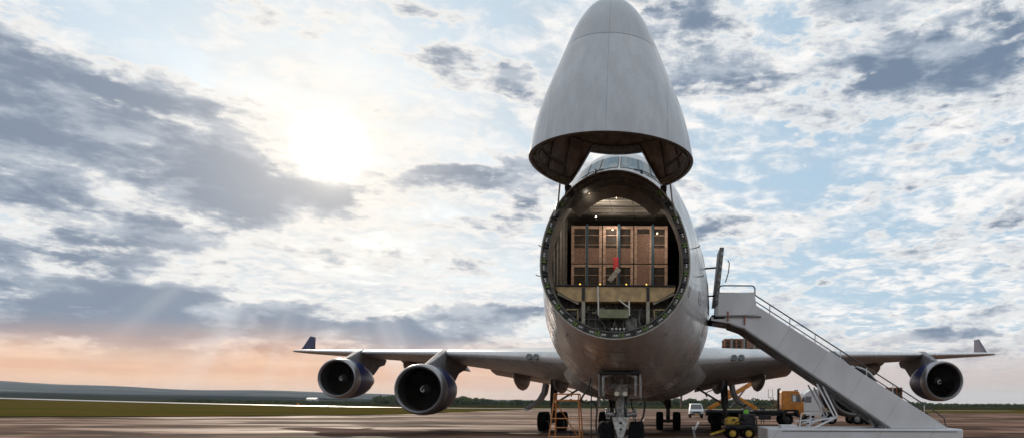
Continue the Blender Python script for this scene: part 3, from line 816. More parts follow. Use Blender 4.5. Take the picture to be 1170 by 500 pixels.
def engine(lat, sg, Y0, ze):
    c_ = Vector((AX + sg * lat, Y0, ze))
    prof = [(.55, 1.19), (.30, 1.155), (.15, 1.175), (.05, 1.225), (0, 1.275), (.03, 1.325), (.15, 1.375), (.5, 1.42), (1.1, 1.43), (1.9, 1.40), (2.7, 1.30), (3.4, 1.16), (3.9, 1.02), (3.9, .94), (3.2, 1.0)]
    e_ = MB(); e_.use(0); e_.lathe([(.72, 1.425)] + prof[8:], c_, 'y', 48)
    eng = e_.build('engine', [M_navy, M_white], plane, fix=True)
    # pale swoosh wrapped on the upper cowl
    e_ = MB(); rows = []
    for i in range(13):
        t_ = i / 12; yy = 2.1 + 1.7 * t_; rr = interp([a[0] for a in prof[6:13]], [a[1] for a in prof[6:13]], yy) + .012
        a0 = (PI if sg > 0 else 0) + sg * -1 * R(lerp(40, 8, t_)); wd = R(3 + 13 * t_)
        rows.append([c_ + Vector((rr * math.cos(a0 + wd * q_ / 4), yy, rr * math.sin(a0 + wd * q_ / 4))) for q_ in range(-4, 5)])
    e_.grid(rows); e_.build('livery_stripe', M_white, eng, fix=True)
    e_ = MB(); e_.lathe(prof[2:8] + [(.72, 1.427)], c_, 'y', 56); e_.build('inlet_lip', M_lip, eng, fix=True)
    e_ = MB(); e_.lathe([(.15, 1.175), (.3, 1.155), (.55, 1.16), (1.5, 1.2), (1.62, 1.2)], c_, 'y', 48); e_.build('inlet_duct', mat('duct_grey', (.05, .047, .045), .5, .2, .2, 5), eng, fix=True)
    fn = MB(); nb = 38
    for i in range(nb):
        a_ = 2 * PI * i / nb; q_ = []
        for r__ in (.30, .55, .8, 1.0, 1.185):
            tw = .10 + .09 * r__; w_ = .075 * (r__ + .35) * 1.0
            ta = Vector((-math.sin(a_ + r__ * .12), 0, math.cos(a_ + r__ * .12))); ra_ = Vector((math.cos(a_ + r__ * .12), 0, math.sin(a_ + r__ * .12)))
            q_.append([c_ + ra_ * r__ + ta * w_ + Vector((0, 1.25 + tw, 0)), c_ + ra_ * r__ - ta * w_ * .6 + Vector((0, 1.25 - tw, 0))])
        fn.grid(q_)
    fn.lathe([(1.6, 1.19), (1.6, .2)], c_, 'y', 32)
    fn.build('fan', mat('fan_metal', (.055, .047, .04), .5, .4), eng, smooth=False, fix=False)
    s_ = MB(); s_.use(0); s_.lathe([(.72, .005), (.76, .06), (.86, .14), (1.0, .22), (1.2, .30), (1.32, .33)], c_, 'y', 24)
    s_.use(1)
    sp_ = []
    for i in range(22):
        t_ = i / 21; a_ = 5.2 * t_ * sg + .6; rr = .03 + .18 * t_; yy = interp([.005, .06, .14, .22, .30], [.72, .76, .86, 1.0, 1.2], rr)
        sp_.append(c_ + Vector((rr * math.cos(a_), yy - .012, rr * math.sin(a_))))
    s_.tube(sp_, [.012 + .02 * math.sin(PI * i / 21) for i in range(22)], 6)
    s_.build('spinner', [mat('spinner_grey', (.045, .045, .045), .6), mat('spiral_white', (.75, .75, .72), .5)], eng)
    s_ = MB(); s_.lathe([(3.3, .98), (3.7, .90), (4.3, .78), (5.0, .62), (5.35, .52), (5.35, .44), (5.0, .42)], c_, 'y', 36); s_.build('core_nozzle', M_steel, eng, fix=True)
    s_ = MB(); s_.lathe([(4.9, .38), (5.4, .30), (5.9, .16), (6.2, .02)], c_, 'y', 24); s_.build('exhaust_cone', M_steel, eng, fix=True)
    # pylon
    Yl, zl, ch, th, inc = wing_at(lat)
    py = MB(); side = [(Y0 + .9, ze + 1.34), (Y0 + 1.9, ze + 1.62), (Yl - .6, zl - .02), (Yl + .3, zl + .26), (Yl + 1.6, zl + .26), (Yl + 5.2, zl - .30), (Yl + 4.6, zl - .75), (Y0 + 7.2, ze + 1.15), (Y0 + 6.0, ze + .45), (Y0 + 4.9, ze + .55), (Y0 + 3.4, ze + 1.05), (Y0 + 1.5, ze + 1.36)]
    n_ = len(side); xw = [.10, .16, .22, .22, .26, .10, .16, .22, .24, .26, .26, .2]
    vs_ = [(c_.x - w_, a_, b_) for (a_, b_), w_ in zip(side, xw)] + [(c_.x + w_, a_, b_) for (a_, b_), w_ in zip(side, xw)]
    py.add(vs_, [tuple(range(n_)), tuple(range(2 * n_ - 1, n_ - 1, -1))] + [(i, i + n_, (i + 1) % n_ + n_, (i + 1) % n_) for i in range(n_)])
    py.build('pylon', mat('pylon_grey', (.27, .27, .28), .62, 0, .3, 2, spec=.2), eng, bevel=.05)
for sg in (-1, 1):
    w_ = MB(); rows = wing_rows(sg)
    nA = len(AF)
    w_.grid(rows, closed=True); w_.add(rows[-1], [tuple(range(nA))])
    # upper skin bare metal, lower skin grey
    wing = w_.build('wing', [M_wing, M_wunder], plane, fix=True)
    for p in wing.data.polygons:
        k_ = p.index % nA
        if p.index < 40 * nA and k_ > NA_ + 1: p.material_index = 1
    # winglet
    wl = MB(); rows = []
    for i in range(7):
        t_ = i / 6; lat = 31.95 + .62 * t_; z = 6.45 + 1.75 * t_; Yl = 65.0 + 3.2 * t_; ch = 2.9 - 1.8 * t_
        rows.append([Vector((AX + sg * (lat + y * ch * .09), Yl + x * ch, z)) for x, y in AF])
    wl.grid(rows, closed=True); wl.add(rows[-1], [tuple(range(nA))]); wl.build('winglet', mat('winglet_navy', (.06, .062, .11), .7, 0, .2, 3, spec=.1), wing, fix=True)
    tipf = MB(); rows = []
    for i in range(5):
        t_ = i / 4; lat = 32.2 + .5 * t_; Yl = 64.3 + .9 * t_; ch = 3.2 - 1.6 * t_
        rows.append([Vector((AX + sg * lat, Yl + x * ch, 6.5 + y * ch * .07)) for x, y in AF])
    tipf.grid(rows, closed=True); tipf.add(rows[-1], [tuple(range(nA))]); tipf.build('wing_tip', M_wing, wing, fix=True)
    # flaps
    for (l0, l1) in ((3.8, 10.9), (13.2, 19.8)):
        fl = MB(); rows = []
        for i in range(5):
            lat = lerp(l0, l1, i / 4); Yl, zl, ch, th, inc = wing_at(lat); yt = Yl + ch * .86; zt = zl - inc * ch * .86 - .06
            rows.append([Vector((AX + sg * lat, yt + x * ch * .22, zt + y * ch * .22 * .13 - .20 * x * ch * .22)) for x, y in AF])
        fl.grid(rows, closed=True); fl.add(rows[0], [tuple(range(nA))]); fl.add(rows[-1], [tuple(range(nA))])
        fl.build('flap', M_wunder, wing, fix=True)
    for lat, L, rw, rh in ((5.1, 6, .36, .75), (8.0, 5.4, .36, .92), (18.2, 4.2, .32, .62), (25.2, 3.4, .26, .42)):
        Yl, zl, ch, th, inc = wing_at(lat)
        pod((AX + sg * lat, Yl + ch * .52, zl - inc * ch * .6 - .48), L, rw, rh).build('flap_fairing', M_wunder, wing, fix=True)
    for lat in (5.0, 5.42):
        Yl, zl, ch, th, inc = wing_at(lat); c_ = Vector((AX + sg * lat, Yl - .16, zl - .02))
        l = MB(); l.lathe([(.1, .17), (-.02, .165), (-.05, .14), (-.05, .0)], c_ + Vector((0, .03, 0)), 'y', 20); l.build('landing_light', mat('lens_dark', (.06, .09, .09), .12, 0, spec=1.0), wing)
    # navigation seam: leading-edge slat line
    for lat, Y0, ze in ((11.9, 38.2, 2.50), (21.2, 48.8, 3.46)): engine(lat, sg, Y0, ze)
# wing-body fairing
bf = MB(); rows = []
for i in range(25):
    t_ = i / 24; Y = 31.5 + 21 * t_; k_ = sstep(0, .22, t_) * (1 - sstep(.75, 1, t_)); w = 2.75 + 1.05 * k_; zt_ = 3.9 + .2 * k_; zb_ = 2.5 - .60 * k_; ea = lerp(1.0, .72, k_)
    row = []
    for q_ in range(33):
        a_ = PI + PI * q_ / 32; c_, s__ = math.cos(a_), math.sin(a_)
        row.append((AX + w * math.copysign(abs(c_) ** ea, c_), Y, zt_ + (zt_ - zb_) * math.copysign(abs(s__) ** lerp(1, .8, k_), s__)))
    rows.append(row)
bf.grid(rows); bf.build('belly_fairing', M_belly, plane, fix=True)
# tail
tf = MB(); rows = []
for i in range(6):
    t_ = i / 5; z = 8.0 + 9.6 * t_; Yl = 69 + 9.2 * t_; ch = 11.5 - 7.3 * t_
    rows.append([Vector((AX + y * ch * .1, Yl + x * ch, z)) for x, y in AF])
tf.grid(rows, closed=True); tf.add(rows[-1], [tuple(range(len(AF)))]); tf.build('tail_fin', M_navy, plane, fix=True)
for sg in (-1, 1):
    hs = MB(); rows = []
    for i in range(6):
        t_ = i / 5; lat = .6 + 10.3 * t_; Yl = 71.5 + 7.5 * t_; ch = 8.0 - 5.4 * t_
        rows.append([Vector((AX + sg * lat, Yl + x * ch, 6.9 + .95 * t_ + y * ch * .09)) for x, y in AF])
    hs.grid(rows, closed=True); hs.add(rows[-1], [tuple(range(len(AF)))]); hs.build('tailplane', M_wing, plane, fix=True)

# ---- landing gear
def wheel(parent, x, Y, z=.62, r=.62, w=.46):
    t = MB(); h_ = w / 2
    t.lathe([(-h_ * .8, r * .50), (-h_ * .98, r * .62), (-h_, r * .80), (-h_ * .86, r * .93), (-h_ * .6, r * .985), (-.07, r), (-.06, r - .015), (.06, r - .015), (.07, r), (h_ * .6, r * .985), (h_ * .86, r * .93), (h_, r * .80), (h_ * .98, r * .62), (h_ * .8, r * .50)], (x, Y, z), 'x', 36)
    o = t.build('wheel', [M_black, M_steel], parent, fix=True)
    me_mb = MB(); me_mb.lathe([(-h_ * .7, 0), (-h_ * .7, r * .2), (-h_ * .5, r * .3), (-h_ * .8, r * .51), (h_ * .8, r * .51), (h_ * .5, r * .3), (h_ * .7, r * .2), (h_ * .7, 0)], (x, Y, z), 'x', 24)
    me_mb.build('wheel_hub', M_steel, parent, fix=True)
    return o
NY = 21.0
ng = MB()
ng.tube([(AX, NY + .1, 2.9), (AX, NY, 1.5)], [.17, .15], 20); ng.tube([(AX, NY, 1.62), (AX, NY, 1.50)], .21, 20)
ng.tube([(AX, NY, 1.5), (AX, NY, .62)], .095, 18); ng.tube([(AX - .36, NY, .62), (AX + .36, NY, .62)], .085, 14)
ng.beam((AX - .42, NY, 2.28), (AX + .42, NY, 2.28), .12, .16); ng.box((AX, NY - .18, 2.16), (.40, .12, .34))
for sg in (-1, 1): ng.beam((AX + sg * .30, NY + .1, 2.6), (AX + sg * .10, NY, 1.62), .09, .07)
ng.tube([(AX, NY + 1.6, 2.5), (AX, NY + .1, 1.75)], .07, 10)
ngear = ng.build('nose_gear', M_gearw, plane, bevel=.008)
sc_ = MB(); sc_.lathe([(1.34, .0), (1.34, .26), (1.50, .26), (1.50, .2)], (AX, NY, 0), 'z', 20)
for sg in (-1, 1):
    sc_.tube([(AX + sg * .16, NY - .22, 1.42), (AX + sg * .46, NY - .10, 1.46)], [.08, .06], 12); sc_.lathe([(-.06, .0), (-.06, .10), (.06, .10), (.06, 0)], (AX + sg * .40, NY - .12, 1.45), 'x', 14)
    sc_.tube([(AX + sg * .40, NY - .12, 1.30), (AX + sg * .40, NY - .12, 1.62)], .05, 10)
sc_.build('steering_unit', M_steel, ngear, bevel=.01)
tl = MB()
tl.add([(AX - .26, NY - .30, 1.36), (AX + .26, NY - .30, 1.36), (AX + .06, NY - .42, .66), (AX - .06, NY - .42, .66), (AX - .26, NY - .24, 1.36), (AX + .26, NY - .24, 1.36), (AX + .06, NY - .36, .66), (AX - .06, NY - .36, .66)], [(0, 1, 2, 3), (7, 6, 5, 4), (0, 4, 5, 1), (1, 5, 6, 2), (2, 6, 7, 3), (3, 7, 4, 0)])
tl.beam((AX, NY - .39, .68), (AX, NY - .1, .55), .10, .08)
tl.build('torque_link', mat('link_white', (.58, .58, .56), .4, 0, .3, 9, col2=(.30, .28, .25)), ngear, bevel=.012)
tl = MB(); tl.lathe([(0, 0), (0, .045), (.02, .045)], (AX, NY - .335, 1.18), 'y', 14); tl.lathe([(0, 0), (0, .035), (.02, .035)], (AX, NY - .37, 1.0), 'y', 14); tl.build('link_hole', M_cable, ngear)
for sg in (-1, 1):
    l = MB(); l.lathe([(.08, .06), (0, .07), (-.02, .065), (-.02, 0)], (AX + sg * .125, NY - .25, 2.05), 'y', 16); l.build('taxi_light', M_lampw, ngear)
    wheel(ngear, AX + sg * .455, NY)
    dr = MB(); dr.prism([(NY - 1.2, 2.62), (NY + .9, 2.5), (NY + .8, 1.86), (NY - 1.1, 1.95)], 'x', AX + sg * .58 - .02, AX + sg * .58 + .02); dr.build('gear_door', M_belly, ngear, bevel=.01)
    dr = MB(); dr.beam((AX + sg * .46, NY - 1.15, 2.55), (AX + sg * .46, NY - 1.15, 1.98), .07, .09); dr.beam((AX + sg * .2, NY - .9, 2.6), (AX + sg * .5, NY - 1.1, 2.5), .05, .06); dr.build('door_bracket', M_steel, ngear)
b = MB(); b.box((AX, NY - .15, 2.62), (1.2, 2.1, .06)); b.build('wheel_bay', M_cable, ngear)
# hoses on the nose leg
hz = random.Random(3)
for i in range(8):
    x = AX + hz.uniform(-.16, .16); pts = [(x + hz.uniform(-.04, .04), NY - .2 - .02 * q_, 2.3 - .22 * q_) for q_ in range(6)]
    b = MB(); b.tube(pts, .014, 6); b.build('hose', M_cable if i % 2 else M_steel, ngear)

def main_gear(lat, Y, zt_, wingg, sg):
    c_ = AX + sg * lat; m_ = MB()
    m_.tube([(c_ - sg * .1, Y + .1, zt_), (c_, Y, 1.5)], [.25, .22], 18); m_.tube([(c_, Y, 1.5), (c_, Y, .62)], .14, 16)
    m_.beam((c_, Y - .75, .62), (c_, Y + .75, .62), .22, .24)
    for yy in (-.73, .73): m_.tube([(c_ - .45, Y + yy, .62), (c_ + .45, Y + yy, .62)], .08, 12)
    m_.beam((c_, Y - .2, 1.4), (c_, Y - .45, .95), .12, .06); m_.beam((c_, Y - .45, .95), (c_, Y - .2, .68), .12, .06)
    gear = m_.build('main_gear', mat('gear_dark', (.11, .105, .10), .5, .3, .5, 7), plane, bevel=.008)
    for yy in (-.73, .73):
        for xx in (-.58, .58): wheel(gear, c_ + xx, Y + yy, .62, .62, .48)
    if wingg:
        b = MB(); b.beam((c_ - sg * .1, Y - .1, 1.75), (c_ - sg * 2.1, Y - .1, 2.95), .10, .12); b.beam((c_ - sg * .1, Y - .1, 3.0), (c_ - sg * 1.3, Y - .1, 2.45), .05, .06)
        b.beam((c_ - sg * 1.3, Y - .15, 2.45), (c_ - sg * 1.15, Y - .15, 2.2), .07, .07)
        b.build('side_brace', M_dark, gear)
        # hinged leg door hanging outboard
        d_ = MB(); rows = []
        for i, (ox, z) in enumerate(((.25, 2.95), (.35, 2.4), (.62, 1.95), (1.45, 1.35))):
            w_ = (1.3, 1.3, 1.1, .9)[i]
            rows.append([(c_ + sg * ox, Y - .5 - w_ / 2, z), (c_ + sg * ox, Y - .5 + w_ / 2, z), (c_ + sg * (ox + .22), Y - .5 + w_ / 2, z + .10), (c_ + sg * (ox + .22), Y - .5 - w_ / 2, z + .10)])
        d_.grid(rows, closed=True); d_.add(rows[0], [(0, 1, 2, 3)]); d_.add(rows[-1], [(0, 1, 2, 3)]); d_.build('gear_door', M_wunder, gear, bevel=.02, smooth=False)
        d_ = MB(); d_.box((c_ + sg * 1.52, Y - 1.0, 1.36), (.22, .3, .10)); d_.build('door_foot', M_white, gear)
    else:
        b = MB(); b.beam((c_, Y - .2, 1.6), (c_ + sg * .1, Y - 1.9, 2.45), .16, .16); b.beam((c_, Y, 1.55), (c_ - sg * .9, Y, 2.35), .09, .09); b.build('drag_brace', M_dark, gear)
        for dd in (-.9, .9):
            d_ = MB(); d_.prism([(Y - 1.2, 2.3), (Y + 1.2, 2.3), (Y + 1.1, 1.5), (Y - 1.1, 1.6)], 'x', c_ + dd - .025, c_ + dd + .025)
            if sg * dd > 0: d_.build('gear_door', M_wunder, gear)
for sg in (-1, 1):
    main_gear(5.5, 44.8, 3.6, True, sg)
    main_gear(1.92, 47.8, 2.6, False, sg)

# ================================================================== CRATES in the hold
def crate(root_name, label, x0, x1, y0, y1, z0, z1, cat='crate', group=None, cols=3, infill=None, plank=.09, mats=None):
    wood = mats or M_wood
    r_ = empty(root_name, ((x0 + x1) / 2, (y0 + y1) / 2, z0), label, cat, group)
    b = MB(); b.box(((x0 + x1) / 2, (y0 + y1) / 2 + .02, (z0 + z1) / 2), (x1 - x0 - .06, y1 - y0 - .06, z1 - z0 - .06)); b.build('load', M_crdark, r_)
    b = MB(); t_ = plank
    for z in (z0 + t_ / 2, z1 - t_ / 2):
        for y in (y0 + .02, y1 - .02): b.box(((x0 + x1) / 2, y, z), (x1 - x0, .04, t_))
    for i in range(cols + 1):
        x = lerp(x0 + t_ / 2, x1 - t_ / 2, i / cols)
        b.box((x, y0 - .012, (z0 + z1) / 2), (t_, .024, z1 - z0 - .004))
    for y in (lerp(y0, y1, .33), lerp(y0, y1, .66)):
        for x in (x0 + .01, x1 - .01): b.box((x, y, (z0 + z1) / 2), (.024, t_, z1 - z0 - .01))
    for x in (x0 + .008, x1 - .008): b.box((x, (y0 + y1) / 2, (z0 + z1) / 2), (.02, y1 - y0 - .1, t_))
    b.build('frame', wood, r_, bevel=.004)
    for (fx0, fx1, fz0, fz1) in (infill or []):
        b = MB(); b.box((lerp(x0, x1, (fx0 + fx1) / 2), y0 + .008, lerp(z0, z1, (fz0 + fz1) / 2)), ((x1 - x0) * (fx1 - fx0) - .02, .02, (z1 - z0) * (fz1 - fz0) - .02)); b.build('board', M_osb, r_)
    s_ = MB()
    for q_ in range(3):
        z = lerp(z0, z1, (q_ + 1.0) / 4); s_.box(((x0 + x1) / 2, y0 + .006, z), (x1 - x0 - .05, .012, .018))
    s_.build('slat', M_wood, r_)
    return r_
CY0 = 22.0
cols_x = [at(652, 0, CY0).x, at(688, 0, CY0).x, at(724, 0, CY0).x, at(762, 0, CY0).x]
zt_, zm_, zl_ = at(0, 258, CY0).z, at(0, 302, CY0).z, 4.76
grp = 'wooden crates in the nose of the hold'
crate('wooden_crate', 'upper left slatted wooden crate inside the aircraft hold', cols_x[0], cols_x[1] - .03, CY0, CY0 + 2.2, zm_ + .03, zt_, group=grp, cols=2, infill=[(0, 1, 0, .42)])
crate('wooden_crate', 'upper middle slatted wooden crate inside the aircraft hold', cols_x[1] + .0, cols_x[2] - .03, CY0, CY0 + 2.2, zm_ + .03, zt_, group=grp, cols=2, infill=[(0, 1, 0, .42)])
crate('wooden_crate', 'upper right wooden crate with tall strand board panel inside the hold', cols_x[2] + .0, cols_x[3], CY0, CY0 + 2.2, zm_ + .03, zt_, group=grp, cols=2, infill=[(0, .5, 0, .8), (.5, 1, 0, .42)])
crate('wooden_crate', 'lower left dark wooden crate standing on the aircraft deck', cols_x[0], cols_x[1] - .03, CY0, CY0 + 2.2, zl_, zm_, group=grp, cols=2)
crate('wooden_crate', 'lower middle dark wooden crate behind the red tag', cols_x[1] + .0, cols_x[2] - .03, CY0, CY0 + 2.2, zl_, zm_, group=grp, cols=2)
crate('wooden_crate', 'lower right wooden crate with board front and pale oval patch', cols_x[2] + .0, cols_x[3], CY0, CY0 + 2.2, zl_, zm_, group=grp, cols=2, infill=[(0, .55, 0, 1)])
for px, lab in ((670, 'left of the three blue cargo straps over the crates'), (706.5, 'middle of the three blue cargo straps over the crates'), (745, 'right of the three blue cargo straps over the crates')):
    p = at(px, 0, CY0 - .05); s_ = MB(); s_.box((p.x, CY0 - .045, (zl_ + zt_) / 2 + .02), (.075, .012, zt_ - zl_ + .04)); s_.box((p.x, CY0 + 1.0, zt_ + .02), (.075, 2.1, .012))
    s_.box((p.x, CY0 - .062, zl_ + .7), (.10, .03, .14))
    tag(s_.build('cargo_strap', M_strapb), lab, 'strap', 'blue straps over the crates')
p = at(703, 301, 21.6)
t = MB(); t.grid([[(p.x - .08 + .16 * u / 3, 21.6 + .02 * math.sin(u), p.z - .20 + .40 * v / 4) for u in range(4)] for v in range(5)])
o = t.build('warning_tag', M_red, fix=False); o.modifiers.new('thick', 'SOLIDIFY').thickness = .01
tag(o, 'red warning tag hanging in front of the crates', 'tag')
p = at(701, 314, 21.3); rot = Matrix.Rotation(R(38), 3, 'Y')
t = MB(); t.box(p, (.16, .03, .50), rot); t.box(p + rot @ Vector((0, -.02, .12)), (.12, .02, .04), rot); t.box(p + rot @ Vector((0, -.02, -.20)), (.15, .03, .05), rot)
tag(t.build('document_holder', M_paper, bevel=.008), 'grey document holder slanting below the red tag', 'holder')

# ================================================================== PASSENGER STAIRS
def X(px, Y): return (px - VX) / F * Y
def Z(py, Y): return CZ + (HY - py) / F * Y
SY = 23.9; SY2 = 25.5
def stair_material():
    m = bpy.data.materials.new('stair_paint'); m.use_nodes = True; t = m.node_tree; n = NT(t); b = t.nodes['Principled BSDF']
    tcn = n.node('ShaderNodeTexCoord'); s3 = n.node('ShaderNodeSeparateXYZ'); t.links.new(tcn.outputs['Object'], s3.inputs[0])
    x, y, z = (E(n, s3.outputs[i]) for i in range(3))
    u = x * .845 - z * .535; v = x * .535 + z * .845      # along and across the stair slope
    streak = n.noise(n.vec(x * .9, y, z * .6), 1.0, 5, .5, .2); spots = n.noise(n.vec(x, y, z), 11.0, 6, .65)
    sm = n.m('PINGPONG', u + .1, .74); seam = n.step(sm, .012, .003)
    base = n.mix(n.step(streak, .36, .66), (.62, .63, .65), (.54, .54, .55))
    base = n.mix(n.step(spots, .62, .72) * .4, base, (.36, .33, .30))
    base = n.mix(seam * .45, base, (.18, .17, .16))
    n.put(b.inputs['Base Color'], base); n.put(b.inputs['Roughness'], n.step(streak, .3, .7, .32, .55))
    bn = n.node('ShaderNodeBump'); bn.inputs['Strength'].default_value = .35; bn.inputs['Distance'].default_value = .02
    n.put(bn.inputs['Height'], n.noise(n.vec(x, y, z), 1.3, 3, .5) - seam * .4); t.links.new(bn.outputs[0], b.inputs['Normal'])
    return m
M_stair = stair_material()
st = empty('passenger_stairs', (X(990, SY), (SY + SY2) / 2, 0), 'white mobile boarding stairs rolled up to the aircraft side door', 'stairs')
A_ = [(X(860, SY), Z(336, SY)), (X(862, SY), Z(347, SY)), (X(1084, SY), Z(487.5, SY)), (X(1019, SY), Z(487.5, SY)), (X(850, SY), Z(374, SY)), (X(835, SY), Z(369, SY)), (X(812, SY), Z(365.5, SY)), (X(812, SY), Z(361.5, SY)), (X(860, SY), Z(360, SY))]
for y in (SY, SY2):
    s_ = MB(); s_.prism(A_, 'y', y - .03, y + .03); s_.build('side_panel', M_stair, st, bevel=.012)
# dark flange along the lower edge
s_ = MB()
low_pts = [A_[5], A_[4], A_[3]]
for y in (SY + .05, SY2 - .05):
    for p0, p1 in zip(low_pts[:-1], low_pts[1:]): s_.beam((p0[0], y, p0[1] + .02), (p1[0], y, p1[1] + .02), .14, .12)
s_.build('stringer', mat('stringer_grey', (.26, .26, .26), .5, 0, .3, 5), st)
# underside sheet and steps
s_ = MB(); s_.grid([[(p[0], SY + .04, p[1] + .10), (p[0], SY2 - .04, p[1] + .10)] for p in ((A_[5][0], A_[5][1]), A_[4], (A_[3][0] + .2, A_[3][1]))]); s_.build('soffit', mat('soffit_grey', (.20, .20, .20), .6), st, fix=False)
nst = 17
for i in range(nst):
    t_ = (i + .5) / nst; x = lerp(X(866, SY), X(1076, SY), t_); z = lerp(4.72, 1.12, t_)
    s_ = MB(); s_.box((x, (SY + SY2) / 2, z), (.34, SY2 - SY - .08, .035)); s_.box((x - .15, (SY + SY2) / 2, z - .1), (.02, SY2 - SY - .08, .18)); s_.build('step', M_steel, st)
# platform
px0, px1 = X(819, SY), X(862, SY)
s_ = MB(); s_.box(((px0 + px1) / 2, (SY + SY2) / 2, 4.74), (px1 - px0, SY2 - SY, .10)); s_.build('platform', M_steel, st)
bump_ = MB(); bump_.tube([(px0 - .13, SY - .02, 4.70), (px0 - .13, SY2, 4.70)], .10, 12); bump_.tube([(px0 - .13, SY - .02, 4.70), (px0 + .25, SY, 4.70)], .05, 8); bump_.build('bumper', M_black, st)
for y in (SY, SY2):
    s_ = MB(); s_.prism([(px0 - .0, 4.76), (px1 + .09, 4.80), (px1 - .02, Z(333, SY)), (px0 + .05, Z(334.5, SY))], 'y', y - .055, y - .02); s_.build('platform_screen', M_stair, st, bevel=.015)
s_ = MB(); s_.box(((px0 + px1) / 2 + .1, SY - .06, 4.74), (px1 - px0 + .2, .05, .04)); s_.build('edge_trim', M_ring, st)
for x in (.28, .72): 
    s_ = MB(); s_.box((lerp(px0, px1, x), SY - .075, 4.74 - .12 * (x > .5)), (.045, .03, .34)); s_.build('reflector', mat('reflector_brown', (.25, .07, .05), .5), st)
M_rail = mat('rail_steel', (.055, .05, .048), .5, .2)
def arc(cx, cz, r, a0, a1, y, n=6): return [(cx + r * math.cos(R(lerp(a0, a1, i / n))), y, cz + r * math.sin(R(lerp(a0, a1, i / n)))) for i in range(n + 1)]
for y in (SY, SY2):
    zt2 = Z(325.5, SY)
    s_ = MB(); s_.tube([(px0 + .06, y, 5.5)] + arc(px0 + .18, zt2 - .12, .12, 180, 90, y) + arc(px1 - .12, zt2 - .12, .12, 90, 0, y) + [(px1, y, 5.5)], .022, 8); s_.build('handrail', M_rail, st)
    top = [(X(861, SY), y, Z(335.5, SY)), (X(1070, SY), y, Z(469, SY)), (X(1079, SY), y, Z(476, SY)), (X(1081, SY), y, Z(487, SY))]
    s_ = MB(); s_.tube(top, .022, 8); s_.build('handrail', M_rail, st)
    s_ = MB(); s_.tube([(X(862, SY), y, Z(343, SY)), (X(1060, SY), y, Z(470.5, SY))], .018, 8); s_.build('mid_rail', M_rail, st)
    for px in (879, 902, 931, 960, 990, 1020, 1056):
        ze_ = lerp(335.5, 469, (px - 861) / 209); s_ = MB(); s_.tube([(X(px, SY), y, Z(ze_, SY)), (X(px, SY), y, Z(ze_ + 15, SY))], .018, 8); s_.build('rail_post', M_white, st)
# chassis
bz = Z(488, SY - .3)
s_ = MB(); s_.box(((X(877, SY - .3) + X(1101, SY - .3)) / 2, (SY + SY2) / 2, bz - .29), (X(1101, SY - .3) - X(877, SY - .3), SY2 - SY + .62, .58))
s_.build('chassis', M_stair, st, bevel=.05)
s_ = MB(); s_.box(((X(900, SY)), SY, bz + .05), (.55, .5, .13)); s_.build('control_box', M_white, st, bevel=.02)
s_ = MB(); s_.box(((X(990, SY)), SY - .32, bz - .09), (5.9, .012, .025)); s_.build('rub_strip', M_ring, st)
for x in (X(905, SY), X(1070, SY)):
    for y in (SY - .12, SY2 + .12):
        t = MB(); t.lathe([(-.1, 0), (-.1, .2), (-.1, .33), (-.06, .36), (.06, .36), (.1, .33), (.1, .2), (.1, 0)], (x, y, .36), 'y', 24); t.build('wheel', M_black, st)
for y in (SY + .12, SY2 - .12):
    s_ = MB(); s_.beam((X(1008, SY), y, Z(478, SY)), (X(1015, SY), y, bz + .02), .07, .07); s_.build('lift_strut', M_white, st)
    s_ = MB()
    s_.beam((X(934, SY), y, Z(437, SY)), (X(955, SY), y, Z(476, SY)), .05, .05); s_.beam((X(941, SY), y, Z(440, SY)), (X(958, SY), y, Z(474, SY)), .05, .05)
    s_.beam((X(957, SY), y, Z(475, SY)), (X(932, SY), y, bz + .02), .06, .06); s_.beam((X(957, SY), y, Z(475, SY)), (X(918, SY), y, Z(482, SY)), .05, .05)
    s_.build('lift_strut', M_white, st)
s_ = MB(); y = SY - .1
for px in (913, 924): s_.tube([(X(px, SY), y, bz)] + [(X(px + 2, SY), y, Z(471, SY))], .02, 8)
s_.tube([(X(915, SY), y, Z(471, SY)), (X(926, SY), y, Z(471, SY))], .02, 8); s_.tube([(X(914, SY), y, Z(479, SY)), (X(925, SY), y, Z(479, SY))], .016, 8)
s_.build('access_ladder', M_white, st)
s_ = MB(); s_.box((X(1066, SY), SY2 - .3, Z(478, SY)), (.42, .5, .5)); s_.build('battery_box', M_dark, st, bevel=.03)

